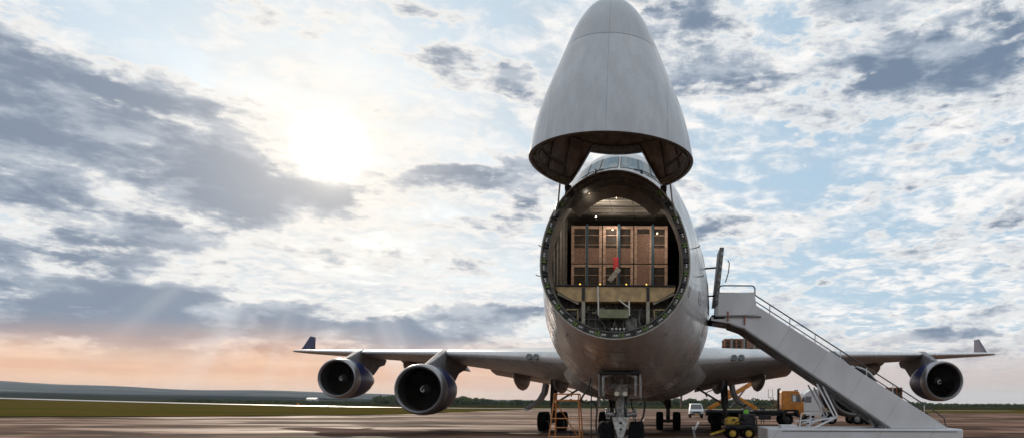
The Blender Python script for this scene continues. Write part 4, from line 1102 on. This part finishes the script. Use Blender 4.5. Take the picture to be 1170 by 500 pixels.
# ================================================================== ORANGE STEP LADDER
def ladder():
    Y = 20.6; x0, x1 = X(633, Y), X(661, Y); zt = Z(455, Y)
    r_ = empty('step_ladder', ((x0 + x1) / 2, Y + .2, 0), 'orange platform step ladder standing beside the nose wheels', 'ladder')
    b = MB(); b.box(((x0 + x1) / 2, Y + .22, zt - .06), (x1 - x0, .5, .05)); b.build('platform', M_ladder, r_)
    for i, (xa, ya, xb, yb) in enumerate(((x0, Y, x0 - .17, Y - .55), (x1, Y, x1 + .13, Y - .55), (x0, Y + .45, x0 - .10, Y + .85), (x1, Y + .45, x1 + .1, Y + .85))):
        b = MB(); b.tube([(xa, ya, zt - .06), (xb, yb, 0)], .022, 8); b.build('leg', M_ladder, r_)
    b = MB()
    b.tube([(x0, Y, zt + .13), (x1, Y, zt + .13), (x1, Y + .45, zt + .13), (x0, Y + .45, zt + .13), (x0, Y, zt + .13)], .018, 8)
    for x in (x0, x1):
        for y in (Y, Y + .45): b.tube([(x, y, zt - .05), (x, y, zt + .13)], .018, 8)
    b.build('guard_rail', M_ladder, r_)
    for q_ in range(6):
        t_ = (q_ + 1) / 7; b = MB(); xa, xb = lerp(x0, x0 - .17, t_), lerp(x1, x1 + .13, t_); yy = Y - .55 * t_; zz = (zt - .06) * (1 - t_)
        b.box(((xa + xb) / 2, yy + .02, zz), (xb - xa, .12, .022)); b.build('step', M_ladder, r_)
    b = MB(); b.tube([(x0, Y + .3, zt - .1), (x0 + .65, Y + .55, .75), (x0 + .9, Y + .8, .1)], .016, 8); b.tube([(x0 - .10, Y + .7, .35), (x1 + .1, Y + .7, .35)], .016, 8); b.build('brace', M_ladder, r_)
ladder()

# ================================================================== CABLES UNDER THE NOSE
def cable(pts, r, label, grp=None):
    # smooth through the points
    P = [Vector(p) for p in pts]; out = []
    for i in range(len(P) - 1):
        a_, b_, c_, d_ = P[max(i - 1, 0)], P[i], P[i + 1], P[min(i + 2, len(P) - 1)]
        for k_ in range(6):
            t = k_ / 6; out.append(.5 * ((2 * b_) + (c_ - a_) * t + (2 * a_ - 5 * b_ + 4 * c_ - d_) * t * t + (3 * b_ - a_ - 3 * c_ + d_) * t ** 3))
    out.append(P[-1]); m_ = MB(); m_.tube(out, r, 8)
    return tag(m_.build('power_cable', M_cable), label, 'cable', grp)
cg = 'cables hanging below the nose'
cable([at(675, 432, 20.2), at(672, 443, 20.1), at(664, 456, 20.1), at(669, 460, 20.1), at(677, 458, 20.0), at(682, 466, 20.0), at(681, 486, 20.0), (at(681, 0, 20).x, 20.0, .03), (-4.5, 19.0, .03)], .028, 'black cable looping down just left of the nose wheels', cg)
cable([at(676, 440, 21.3), at(675.5, 462, 21.3), (at(675, 0, 21.3).x, 21.3, .3), (-2.3, 23.5, .03)], .018, 'thin straight black cable hanging left of the looped one', cg)
cable([at(732, 452, 23.0), at(737, 459, 23.0), at(735, 475, 23.0), at(733, 482, 23.0), (at(731, 0, 23).x, 23.2, .03), (.4, 26, .03)], .032, 'thick black hose dropping right of the nose wheels', cg)
cable([at(722, 455, 21.6), at(722, 464, 21.7), at(726, 480, 21.9), (at(728, 0, 22).x, 22.0, .03)], .020, 'short black cable tight against the right nose wheel', cg)

# ================================================================== VEHICLES
def rim_wheel(parent, x, y, r, w, axis='y', hub=M_steel, name='wheel'):
    t = MB(); h_ = w / 2
    t.lathe([(-h_ * .8, r * .55), (-h_, r * .65), (-h_, r * .86), (-h_ * .7, r), (h_ * .7, r), (h_, r * .86), (h_, r * .65), (h_ * .8, r * .55)], (x, y, r), axis, 28)
    o = t.build(name, M_black, parent, fix=True)
    t = MB(); t.lathe([(-h_ * .75, 0), (-h_ * .75, r * .2), (-h_ * .5, r * .5), (-h_ * .7, r * .57), (h_ * .7, r * .57), (h_ * .5, r * .5), (h_ * .75, r * .2), (h_ * .75, 0)], (x, y, r), axis, 20)
    t.build('rim', hub, o, fix=True)
    return o
# --- white van facing the camera
def van():
    Y = 88.0; cx = X(796, Y)
    r_ = empty('minivan', (cx, Y + 2, 0), 'small white van parked far off beneath the aircraft belly', 'van')
    b = MB(); side = [(Y, .45), (Y - .02, .95), (Y + .75, 1.10), (Y + 1.35, 1.78), (Y + 4.0, 1.84), (Y + 4.1, .5)]
    n_ = len(side)
    wd = [.86, .90, .88, .70, .72, .88]
    vs_ = [(cx - w_, p[0], p[1]) for p, w_ in zip(side, wd)] + [(cx + w_, p[0], p[1]) for p, w_ in zip(side, wd)]
    b.add(vs_, [tuple(range(n_)), tuple(range(2 * n_ - 1, n_ - 1, -1))] + [(i, i + n_, (i + 1) % n_ + n_, (i + 1) % n_) for i in range(n_)])
    b.build('body', M_white, r_, bevel=.06)
    b = MB(); b.add([(cx - .74, Y + .80, 1.17), (cx + .74, Y + .80, 1.17), (cx + .63, Y + 1.27, 1.70), (cx - .63, Y + 1.27, 1.70)], [(0, 1, 2, 3)]); o = b.build('windscreen', M_tint, r_, fix=False); o.location.y = -.03; o.location.z = .02
    b = MB(); b.box((cx, Y - .04, .72), (1.05, .06, .16)); b.build('grille', M_cable, r_)
    b = MB(); b.box((cx, Y - .08, .46), (1.74, .16, .20)); b.build('bumper', M_dark, r_, bevel=.03)
    b = MB(); b.box((cx, Y - .17, .46), (.50, .01, .11)); b.build('number_plate', M_plate, r_)
    for sg in (-1, 1):
        b = MB(); b.lathe([(0, 0), (-.03, .10), (.05, .13)], (cx + sg * .68, Y - .05, .76), 'y', 16); b.build('headlight', mat('lens_clear', (.6, .6, .58), .15), r_)
        b = MB(); b.box((cx + sg * 1.0, Y + .95, 1.2), (.14, .08, .18)); b.build('mirror', M_dark, r_, bevel=.02)
        for yy in (.75, 3.3): rim_wheel(r_, cx + sg * .74, Y + yy, .32, .2, 'x')
van()
# --- orange cargo loader truck
def loader():
    Y = 58.0; x0, x1 = X(808, Y), X(893, Y); y1 = Y + 2.4
    r_ = empty('cargo_loader', ((x0 + x1) / 2, Y + 1.2, 0), 'orange cab scissor lift truck raising cargo behind the wing', 'truck')
    b = MB(); b.box(((x0 + X(912, Y)) / 2, Y + .55, .92), (X(912, Y) - x0, .16, .26)); b.box(((x0 + X(912, Y)) / 2, Y + 1.85, .92), (X(912, Y) - x0, .16, .26))
    for i in range(6): b.box((lerp(x0, x1, i / 5), Y + 1.2, .92), (.14, 1.3, .2))
    b.build('chassis', M_dark, r_, bevel=.01)
    b = MB(); b.box(((x0 + x1) / 2, Y + 1.2, 1.18), (x1 - x0 + .2, 2.4, .22)); b.build('bed', M_dark, r_, bevel=.02)
    b = MB(); b.box((lerp(x0, x1, .78), Y + .25, .70), (1.0, .45, .42)); b.build('tank', M_dark, r_, bevel=.05)
    b = MB(); b.box((lerp(x0, x1, .5), Y + .25, .72), (1.1, .4, .40)); b.build('tool_box', M_dark, r_, bevel=.03)
    # cab: side profile in x-z, faces right
    ca, cb = X(893.5, Y), X(918.5, Y); L = cb - ca
    prof = [(ca, 1.30), (ca, 2.82), (ca + .10, 2.90), (cb - .55, 2.90), (cb - .38, 2.80), (cb - .10, 1.95), (cb, 1.85), (cb + .02, .75), (cb - .35, .75), (cb - .45, 1.30)]
    b = MB(); b.prism(prof, 'y', Y, y1); cabo = b.build('cab', M_orange, r_, bevel=.05)
    for yy, s_ in ((Y - .012, -1), (y1 + .012, 1)):
        b = MB(); b.prism([(cb - 1.02, 1.98), (cb - .22, 1.98), (cb - .42, 2.58), (cb - 1.02, 2.58)], 'y', yy - .006, yy + .006); b.build('side_window', M_tint, cabo)
        b = MB(); b.box((cb - .80, yy - .014 * 1, 2.26), (.24, .01, .50)); b.build('window_sky', mat('window_glare', (.75, .75, .73), .2), cabo) if s_ < 0 else None  # pale plate painted as bright sky showing through the cab window
        b = MB(); b.box((cb - .42, yy - .014, 2.28), (.05, .012, .62)); b.build('window_pillar', M_cable, cabo)
        b = MB(); b.box((cb - .95, yy + s_ * .02, 1.72), (.16, .03, .04)); b.build('door_handle', M_dark, cabo)
        b = MB(); b.box((cb - .02, yy + s_ * .16, 2.25), (.06, .16, .42)); b.build('mirror', M_dark, cabo, bevel=.02)
    b = MB(); b.add([(cb - .09, Y + .12, 2.0), (cb - .09, y1 - .12, 2.0), (cb - .345, y1 - .15, 2.72), (cb - .345, Y + .15, 2.72)], [(0, 1, 2, 3)]); o = b.build('windscreen', M_tint, cabo, fix=False); o.location.x = .012
    b = MB(); b.box((cb + .07, Y + 1.2, .82), (.20, 2.4, .34)); b.build('bumper', M_dark, cabo, bevel=.03)
    for dx_ in (.45, .75): 
        b = MB(); b.box((cb - .9 + dx_ * .6, Y + .5, 2.95), (.14, .2, .09)); b.build('roof_lamp', M_dark, cabo, bevel=.02)
    b = MB(); b.prism([(cb - 1.78, .55), (cb - 1.75, 1.1), (cb - 1.45, 1.34), (cb - .62, 1.34), (cb - .42, 1.1), (cb - .36, .7), (cb - .5, .7), (cb - .62, 1.02), (cb - .8, 1.18), (cb - 1.3, 1.18), (cb - 1.5, 1.0), (cb - 1.6, .55)], 'y', Y - .03, Y + .5); b.build('wheel_arch', M_cable, r_)
    b = MB(); b.tube([(ca - .22, Y + .5, 1.2), (ca - .22, Y + .5, 3.02), (ca - .05, Y + .5, 3.06)], .10, 14); b.build('exhaust_stack', M_cable, r_)
    for px in (899.5, 818, 829): 
        for yy in (Y + .18, y1 - .18): rim_wheel(r_, X(px, Y), yy, .52, .32, 'y', M_dark)
    # guard frame behind the cab
    b = MB(); gx0, gx1 = X(878.5, Y), X(883.5, Y); yy = Y + .3
    b.tube([(gx0, yy, 2.35), (gx0, yy, 3.0), (gx1, yy, 3.0), (gx1, yy, 2.35), (gx0, yy, 2.35)], .025, 6); b.tube([(gx1, yy, 2.35), (X(890, Y), yy, 1.3)], .025, 6); b.tube([(gx0 + .1, yy, 2.3), (gx1 + .3, yy, 1.8), (X(881, Y), yy, 1.3)], .02, 6); b.tube([(gx1 + .35, yy, 2.0), (gx0 + .1, yy, 1.3)], .02, 6)
    b.build('guard_frame', mat('guard_rust', (.30, .14, .08), .6), r_)
    # scissor arms, two stages
    sx0, sx1 = X(811, Y), X(866, Y)
    for yy in (Y + .35, y1 - .35):
        for (za, zb_) in ((1.36, 3.75), (3.75, 6.0)):
            b = MB(); b.beam((sx0, yy, za), (sx1, yy, zb_), .12, .30); b.build('scissor_arm', M_orange, r_, bevel=.02)
            b = MB(); b.beam((sx0, yy + .14, zb_), (sx1, yy + .14, za), .12, .30); b.build('scissor_arm', M_orange, r_, bevel=.02)
    b = MB(); b.tube([(lerp(sx0, sx1, .45), Y + 1.2, 1.4), (lerp(sx0, sx1, .78), Y + 1.2, 3.1)], [.10, .07], 10); b.build('ram', M_steel, r_)
    px0_, px1_ = X(822, Y), X(874, Y)
    b = MB(); b.box(((px0_ + px1_) / 2, Y + 1.2, 6.08), (px1_ - px0_, 2.5, .16)); b.build('lift_platform', M_orange, r_, bevel=.02)
    M_wood2 = mat('crate_red_wood', (.36, .15, .075), .8, 0, .4, 5)
    crate('wooden_crate', 'strapped reddish wooden crate raised high behind the wing on the lift', X(827, Y + .1), X(868.5, Y + .1), Y + .1, Y + 2.2, 6.165, 7.20, group=None, cols=6, infill=[(0, 1, 0, .25), (0.62, .82, 0, 1)], plank=.12, mats=M_wood2)
    for px in (836, 850, 862):
        s_ = MB(); s_.box((X(px, Y), Y + .055, 6.7), (.14, .02, 1.08)); tag(s_.build('cargo_strap', mat('grey_strap', (.22, .23, .23), .6)), {836: 'left', 850: 'middle', 862: 'right'}[px] + ' grey strap on the crate raised behind the wing', 'strap', 'grey straps on the raised crate')
loader()
# --- white articulated truck behind, facing left
def artic():
    Y = 63.0; y1 = Y + 2.4; ca = X(917.5, Y); cb = ca + 1.75
    r_ = empty('articulated_truck', (ca + 3, Y + 1.2, 0), 'white cab flatbed truck behind the orange truck and boarding stairs', 'truck')
    b = MB(); b.prism([(ca, 1.15), (ca + .02, 2.1), (ca + .15, 2.75), (ca + .75, 3.12), (cb - .12, 3.25), (cb, 3.2), (cb, 1.15)], 'y', Y, y1); cabo = b.build('cab', M_white, r_, bevel=.06)
    b = MB(); b.prism([(ca + .12, 1.95), (ca + .75, 1.95), (ca + .75, 2.5), (ca + .25, 2.5)], 'y', Y - .012, Y - .002); b.build('side_window', M_tint, cabo)
    b = MB(); b.box((ca - .05, Y - .15, 2.2), (.10, .16, .40)); b.build('mirror', M_cable, cabo, bevel=.02)
    b = MB(); b.box((ca + .85, Y + .02, .95), (1.7, .08, .36)); b.build('side_skirt', M_white, cabo, bevel=.02)
    b = MB(); b.box((ca - .03, Y + 1.2, .72), (.16, 2.4, .5)); b.build('bumper', M_dark, cabo, bevel=.03)
    b = MB(); b.box((cb + .28, Y + .4, 2.0), (.22, .4, 1.6)); b.build('air_intake', M_orange, cabo, bevel=.04)
    b = MB(); b.box((ca + 5.2, Y + 1.2, .98), (10.2, 1.0, .24)); b.build('chassis', M_dark, r_, bevel=.02)
    b = MB(); b.box((ca + 6.4, Y + 1.2, 1.30), (7.6, 2.5, .16)); b.build('flatbed', M_dark, r_, bevel=.02)
    for x in (ca + .62, ca + 2.6, ca + 4.9, ca + 5.9, ca + 7.0):
        for yy in (Y + .16, y1 - .16): rim_wheel(r_, x, yy, .48, .3, 'y', M_steel)
    crate('wooden_crate', 'reddish wooden crate on the flatbed seen above the stair rail', X(1012, Y + .4), X(1031, Y + .4), Y + .4, Y + 2.0, 1.385, 3.35, cols=3, infill=[(0, 1, 0, .4), (0, .34, 0, 1)], plank=.12, mats=MATS['crate_red_wood'])
    crate('wooden_crate', 'dark wooden crate on the flatbed mostly hidden by the stairs', X(975, Y + .4), X(1006, Y + .4), Y + .4, Y + 2.0, 1.385, 2.6, cols=3, infill=[(0, 1, 0, .4)], plank=.12)
artic()
# --- small yellow-wheeled tow unit in front of the wing gear
def towcart():
    Y = 35.0; cx = X(847, Y)
    r_ = empty('ground_power_cart', (cx, Y + .6, 0), 'black and yellow wheeled generator cart beside the right main wheels', 'cart')
    b = MB(); b.box((cx + .05, Y + .7, .62), (1.55, 1.2, .22)); b.build('chassis', M_dark, r_, bevel=.03)
    b = MB(); b.prism([(cx - .75, .73), (cx - .72, 1.02), (cx - .55, 1.12), (cx - .12, 1.10), (cx - .05, .73)], 'y', Y + .15, Y + 1.2); b.build('hood', M_yellow, r_, bevel=.05)
    b = MB(); b.box((cx + .38, Y + .7, 1.0), (.75, 1.0, .55)); b.lathe([(0, 0), (0, .16), (.5, .16), (.5, 0)], (cx + .2, Y + .1, 1.1), 'y', 16); b.build('engine_block', M_dark, r_, bevel=.04)
    b = MB(); b.tube([(cx + .55, Y + .2, 1.2), (cx + .8, Y + .15, 1.0), (cx + .78, Y + .1, .7), (cx + .62, Y + .1, .75)], .035, 8); b.tube([(cx - .3, Y + .1, .8), (cx - .1, Y, .9), (cx + .1, Y + .05, 1.35)], .03, 8); b.build('hose', M_cable, r_)
    b = MB(); b.tube([(cx + .1, Y + .3, 1.28), (cx + .15, Y + .25, 1.55)], .03, 8); b.tube([(cx + .0, Y + .25, 1.52), (cx + .3, Y + .25, 1.58)], .025, 8); b.build('handle', M_steel, r_)
    b = MB(); b.beam((cx - .75, Y + .5, .45), (cx - 1.55, Y - .1, .25), .08, .08); b.beam((cx - .75, Y + .9, .45), (cx - 1.55, Y - .1, .25), .08, .08); b.build('tow_bar', M_yellow, r_)
    for dx_, dy_ in ((.38, 0), (-.42, .05), (.38, 1.35), (-.42, 1.35)): rim_wheel(r_, cx + dx_, Y + dy_, .31, .2, 'y', M_yellow)
    for s_ in (-.62,): 
        b = MB(); b.box((cx - .35, Y + .10, .98), (.12, .03, .10)); b.box((cx + .0, Y + .08, .88), (.1, .03, .1)); b.build('gauge', M_cable, r_)
towcart()

# ================================================================== PEOPLE
def person(name_label, x, y, vest, facing=0.0, bend=0.0):
    """one skinned body, then clothing shells"""
    r_ = empty('person', (x, y, 0), name_label, 'person')
    import bmesh
    J = {'pel': (0, 0, .95), 'sp': (0, -.02 * bend, 1.20), 'ch': (0, -.10 * bend, 1.40), 'nk': (0, -.14 * bend, 1.50), 'hd': (0, -.17 * bend, 1.63), 'tp': (0, -.18 * bend, 1.74),
         'hl': (-.10, 0, .90), 'kl': (-.12, -.03, .50), 'al': (-.13, .02, .09), 'tl': (-.14, -.13, .05), 'hr': (.10, 0, .90), 'kr': (.12, -.05, .50), 'ar': (.13, .0, .09), 'tr': (.14, -.15, .05),
         'sl': (-.19, -.10 * bend, 1.41), 'el': (-.25, -.06 - .1 * bend, 1.13), 'wl': (-.22, -.22 - .1 * bend, .93), 'ml': (-.21, -.27 - .1 * bend, .86),
         'sr': (.19, -.10 * bend, 1.41), 'er': (.25, -.05 - .1 * bend, 1.13), 'wr': (.23, -.18 - .1 * bend, .90), 'mr': (.22, -.22 - .1 * bend, .83)}
    Rr = {'pel': .14, 'sp': .125, 'ch': .15, 'nk': .055, 'hd': .095, 'tp': .06, 'hl': .095, 'kl': .062, 'al': .045, 'tl': .04, 'hr': .095, 'kr': .062, 'ar': .045, 'tr': .04, 'sl': .065, 'el': .045, 'wl': .032, 'ml': .035, 'sr': .065, 'er': .045, 'wr': .032, 'mr': .035}
    Ed = [('pel', 'sp'), ('sp', 'ch'), ('ch', 'nk'), ('nk', 'hd'), ('hd', 'tp'), ('pel', 'hl'), ('hl', 'kl'), ('kl', 'al'), ('al', 'tl'), ('pel', 'hr'), ('hr', 'kr'), ('kr', 'ar'), ('ar', 'tr'), ('ch', 'sl'), ('sl', 'el'), ('el', 'wl'), ('wl', 'ml'), ('ch', 'sr'), ('sr', 'er'), ('er', 'wr'), ('wr', 'mr')]
    keys = list(J)
    me = bpy.data.meshes.new('body'); me.from_pydata([J[k_] for k_ in keys], [(keys.index(a_), keys.index(b_)) for a_, b_ in Ed], [])
    o = bpy.data.objects.new('body', me); COL.objects.link(o); o.parent = r_
    sk = o.modifiers.new('skin', 'SKIN'); sk.use_smooth_shade = True
    for i, k_ in enumerate(keys):
        v_ = me.skin_vertices[0].data[i]; v_.radius = (Rr[k_], Rr[k_] * .85); v_.use_root = (k_ == 'pel')
    su = o.modifiers.new('sub', 'SUBSURF'); su.levels = 1; su.render_levels = 2
    m = bpy.data.materials.new('body_zones'); m.use_nodes = True; n = NT(m.node_tree); b = m.node_tree.nodes['Principled BSDF']; b.inputs['Roughness'].default_value = .8
    tcn = n.node('ShaderNodeTexCoord'); s3 = n.node('ShaderNodeSeparateXYZ'); m.node_tree.links.new(tcn.outputs['Object'], s3.inputs[0]); z = E(n, s3.outputs[2])
    n.put(b.inputs['Base Color'], n.mix(n.step(z, 1.50, 1.515), (.025, .028, .04), (.38, .22, .15))); me.materials.append(m)
    hairm = MB(); hairm.lathe([(0.0, .104), (.05, .100), (.09, .07), (.115, .02)], (x, y - .18 * bend + .01, 1.655), 'z', 20); hairm.build('hair', M_cable, r_)
    if vest:
        v_ = MB(); rows = []
        for i in range(7):
            z_ = .92 + .55 * i / 6; k_ = 1 - .28 * sstep(.7, 1, i / 6); yo = -.14 * bend * sstep(.95, 1.5, z_)
            rows.append([(x + .215 * k_ * math.cos(a_), y + yo + .155 * k_ * math.sin(a_), z_) for a_ in [2 * PI * q_ / 24 for q_ in range(24)]])
        v_.use(0); v_.grid(rows[:2], closed=True); v_.grid(rows[3:], closed=True); v_.grid([rows[1], rows[2]], closed=True); v_.use(1); v_.grid([rows[2], rows[3]], closed=True)
        v_.build('vest', [M_hivis, M_refl], r_, fix=True)
    r_.rotation_euler = (0, 0, facing)
    return r_
person('worker in bright green safety vest standing behind the generator cart', X(850.5, 38.5), 38.5, True, .5, .8)
person('worker in dark clothes standing behind the loader truck bed', X(871.5, 64), 64, False, -.6, 0)
# ================================================================== FAR TREES
def tree_material():
    m = bpy.data.materials.new('far_foliage'); m.use_nodes = True; t = m.node_tree; n = NT(t); b = t.nodes['Principled BSDF']; b.inputs['Roughness'].default_value = .9; b.inputs['Specular IOR Level'].default_value = .1
    geo = n.node('ShaderNodeNewGeometry'); s3 = n.node('ShaderNodeSeparateXYZ'); t.links.new(geo.outputs['Position'], s3.inputs[0])
    f1 = n.noise(n.vec(E(n, s3.outputs[0]) * .05, E(n, s3.outputs[1]) * .05, E(n, s3.outputs[2]) * .1), 1.0, 4, .6)
    n.put(b.inputs['Base Color'], n.mix(n.step(f1, .4, .6), (.030, .050, .018), (.070, .090, .030)))
    return m
TM = tree_material()
rt = random.Random(11)
def add_tree(m_, x, y, z0, h_, w_):
    n_ = 5
    for i in range(n_):
        cz_ = z0 + h_ * rt.uniform(.35, .82); cx_ = x + rt.uniform(-.3, .3) * w_; cy_ = y + rt.uniform(-.3, .3) * w_; r0 = w_ * rt.uniform(.26, .42)
        for k_ in range(26):
            u = rt.uniform(-1, 1); a_ = rt.uniform(0, 2 * PI); s__ = math.sqrt(1 - u * u); p = Vector((cx_ + r0 * s__ * math.cos(a_), cy_ + r0 * s__ * math.sin(a_), cz_ + r0 * .8 * u))
            e1 = Vector((rt.uniform(-1, 1), rt.uniform(-1, 1), rt.uniform(-1, 1))).normalized(); e2 = e1.orthogonal().normalized(); q_ = r0 * rt.uniform(.25, .5)
            m_.add([p - e1 * q_, p + e2 * q_ * .8, p + e1 * q_, p - e2 * q_ * .8], [(0, 1, 2, 3)])
    m_.tube([(x, y, z0 - 1), (x, y, z0 + h_ * .5)], w_ * .03, 5, False)
tw = MB()
for px in range(200, 1200, 3):
    if px < 425: hh = 2.0
    else: hh = interp([425, 432, 470, 482, 515, 525, 548, 560, 600, 620, 740, 760, 830, 900, 1000, 1060, 1100, 1180], [3.5, 7.5, 8, 4, 4, 6.8, 6.5, 4.0, 4.2, 4.5, 5.5, 6.6, 6.0, 5.6, 5.0, 3.6, 3.0, 2.8], px)
    for rep in range(2):
        Y = rt.uniform(620, 760) + 60 * rep; x = X(px + rt.uniform(-2, 2), Y); h_ = hh * rt.uniform(.7, 1.15) / 800 * Y
        add_tree(tw, x, Y, land(x, Y) - .3, h_ + 1.2, h_ * rt.uniform(.8, 1.2) + 1)
tag(tw.build('treeline', TM, smooth=False, fix=False), 'long low dark tree belt along the far edge of the airfield', 'trees', None, 'stuff')
# a few single bushes on the field
for px, Y, h_, lab in ((594, 520, 4.0, 'lone round bush left of the main wheels on the far field'), (585, 540, 3.0, 'lower small bush just left of the lone round bush')):
    x = X(px, Y); b = MB(); add_tree(b, x, Y, land(x, Y) - .2, h_, h_ * 1.2); add_tree(b, x + 1.5, Y, land(x, Y) - .2, h_ * .8, h_)
    rr = empty('bush', (x, Y, land(x, Y)), lab, 'bush', 'small bushes on the far field'); b.build('crown', TM, rr, smooth=False, fix=False)
# far shed with pale roof on the left plain
shx, shY = X(357, 900), 900; b = MB(); zz = land(shx, shY) 
sh = empty('hangar', (shx, shY, zz), 'long low pale roofed shed on the plain left of the outer engine', 'building')
zr = Z(455 + 1.6, shY)
b.box((shx, shY, (zz + zr) / 2 - .5), (12, 8, max(zr - zz, 2))); b.build('wall', M_wunder, sh)
b = MB(); b.prism([(shY - 4.4, zr - .5), (shY, zr + 1.0), (shY + 4.4, zr - .5)], 'x', shx - 6.3, shx + 6.3); b.build('roof', mat('pale_roof', (.5, .5, .48), .5), sh)
# runway markers
for px, lab in ((341, 'small orange marker box beside the runway strip'),):
    x = X(px, 262); z = land(x, 262); b = MB(); b.box((x, 262, z + .35), (1.2, .4, .7)); b.box((x - .4, 262, z + .1), (.1, .5, .3)); b.box((x + .4, 262, z + .1), (.1, .5, .3)); tag(b.build('runway_marker', M_orange), lab, 'marker')

# ================================================================== HAZE
hb = MB(); hb.box((0, 6500, 119.0), (60000, 17000, 240.0))
def haze_material():
    m = bpy.data.materials.new('haze'); m.use_nodes = True; t = m.node_tree
    for n_ in list(t.nodes): t.nodes.remove(n_)
    o = t.nodes.new('ShaderNodeOutputMaterial'); v = t.nodes.new('ShaderNodeVolumePrincipled')
    v.inputs['Color'].default_value = (.70, .82, .95, 1); v.inputs['Density'].default_value = 0.000045; v.inputs['Anisotropy'].default_value = 0.2
    t.links.new(v.outputs[0], o.inputs['Volume']); return m
ho = hb.build('haze', haze_material(), smooth=False); tag(ho, kind='stuff')
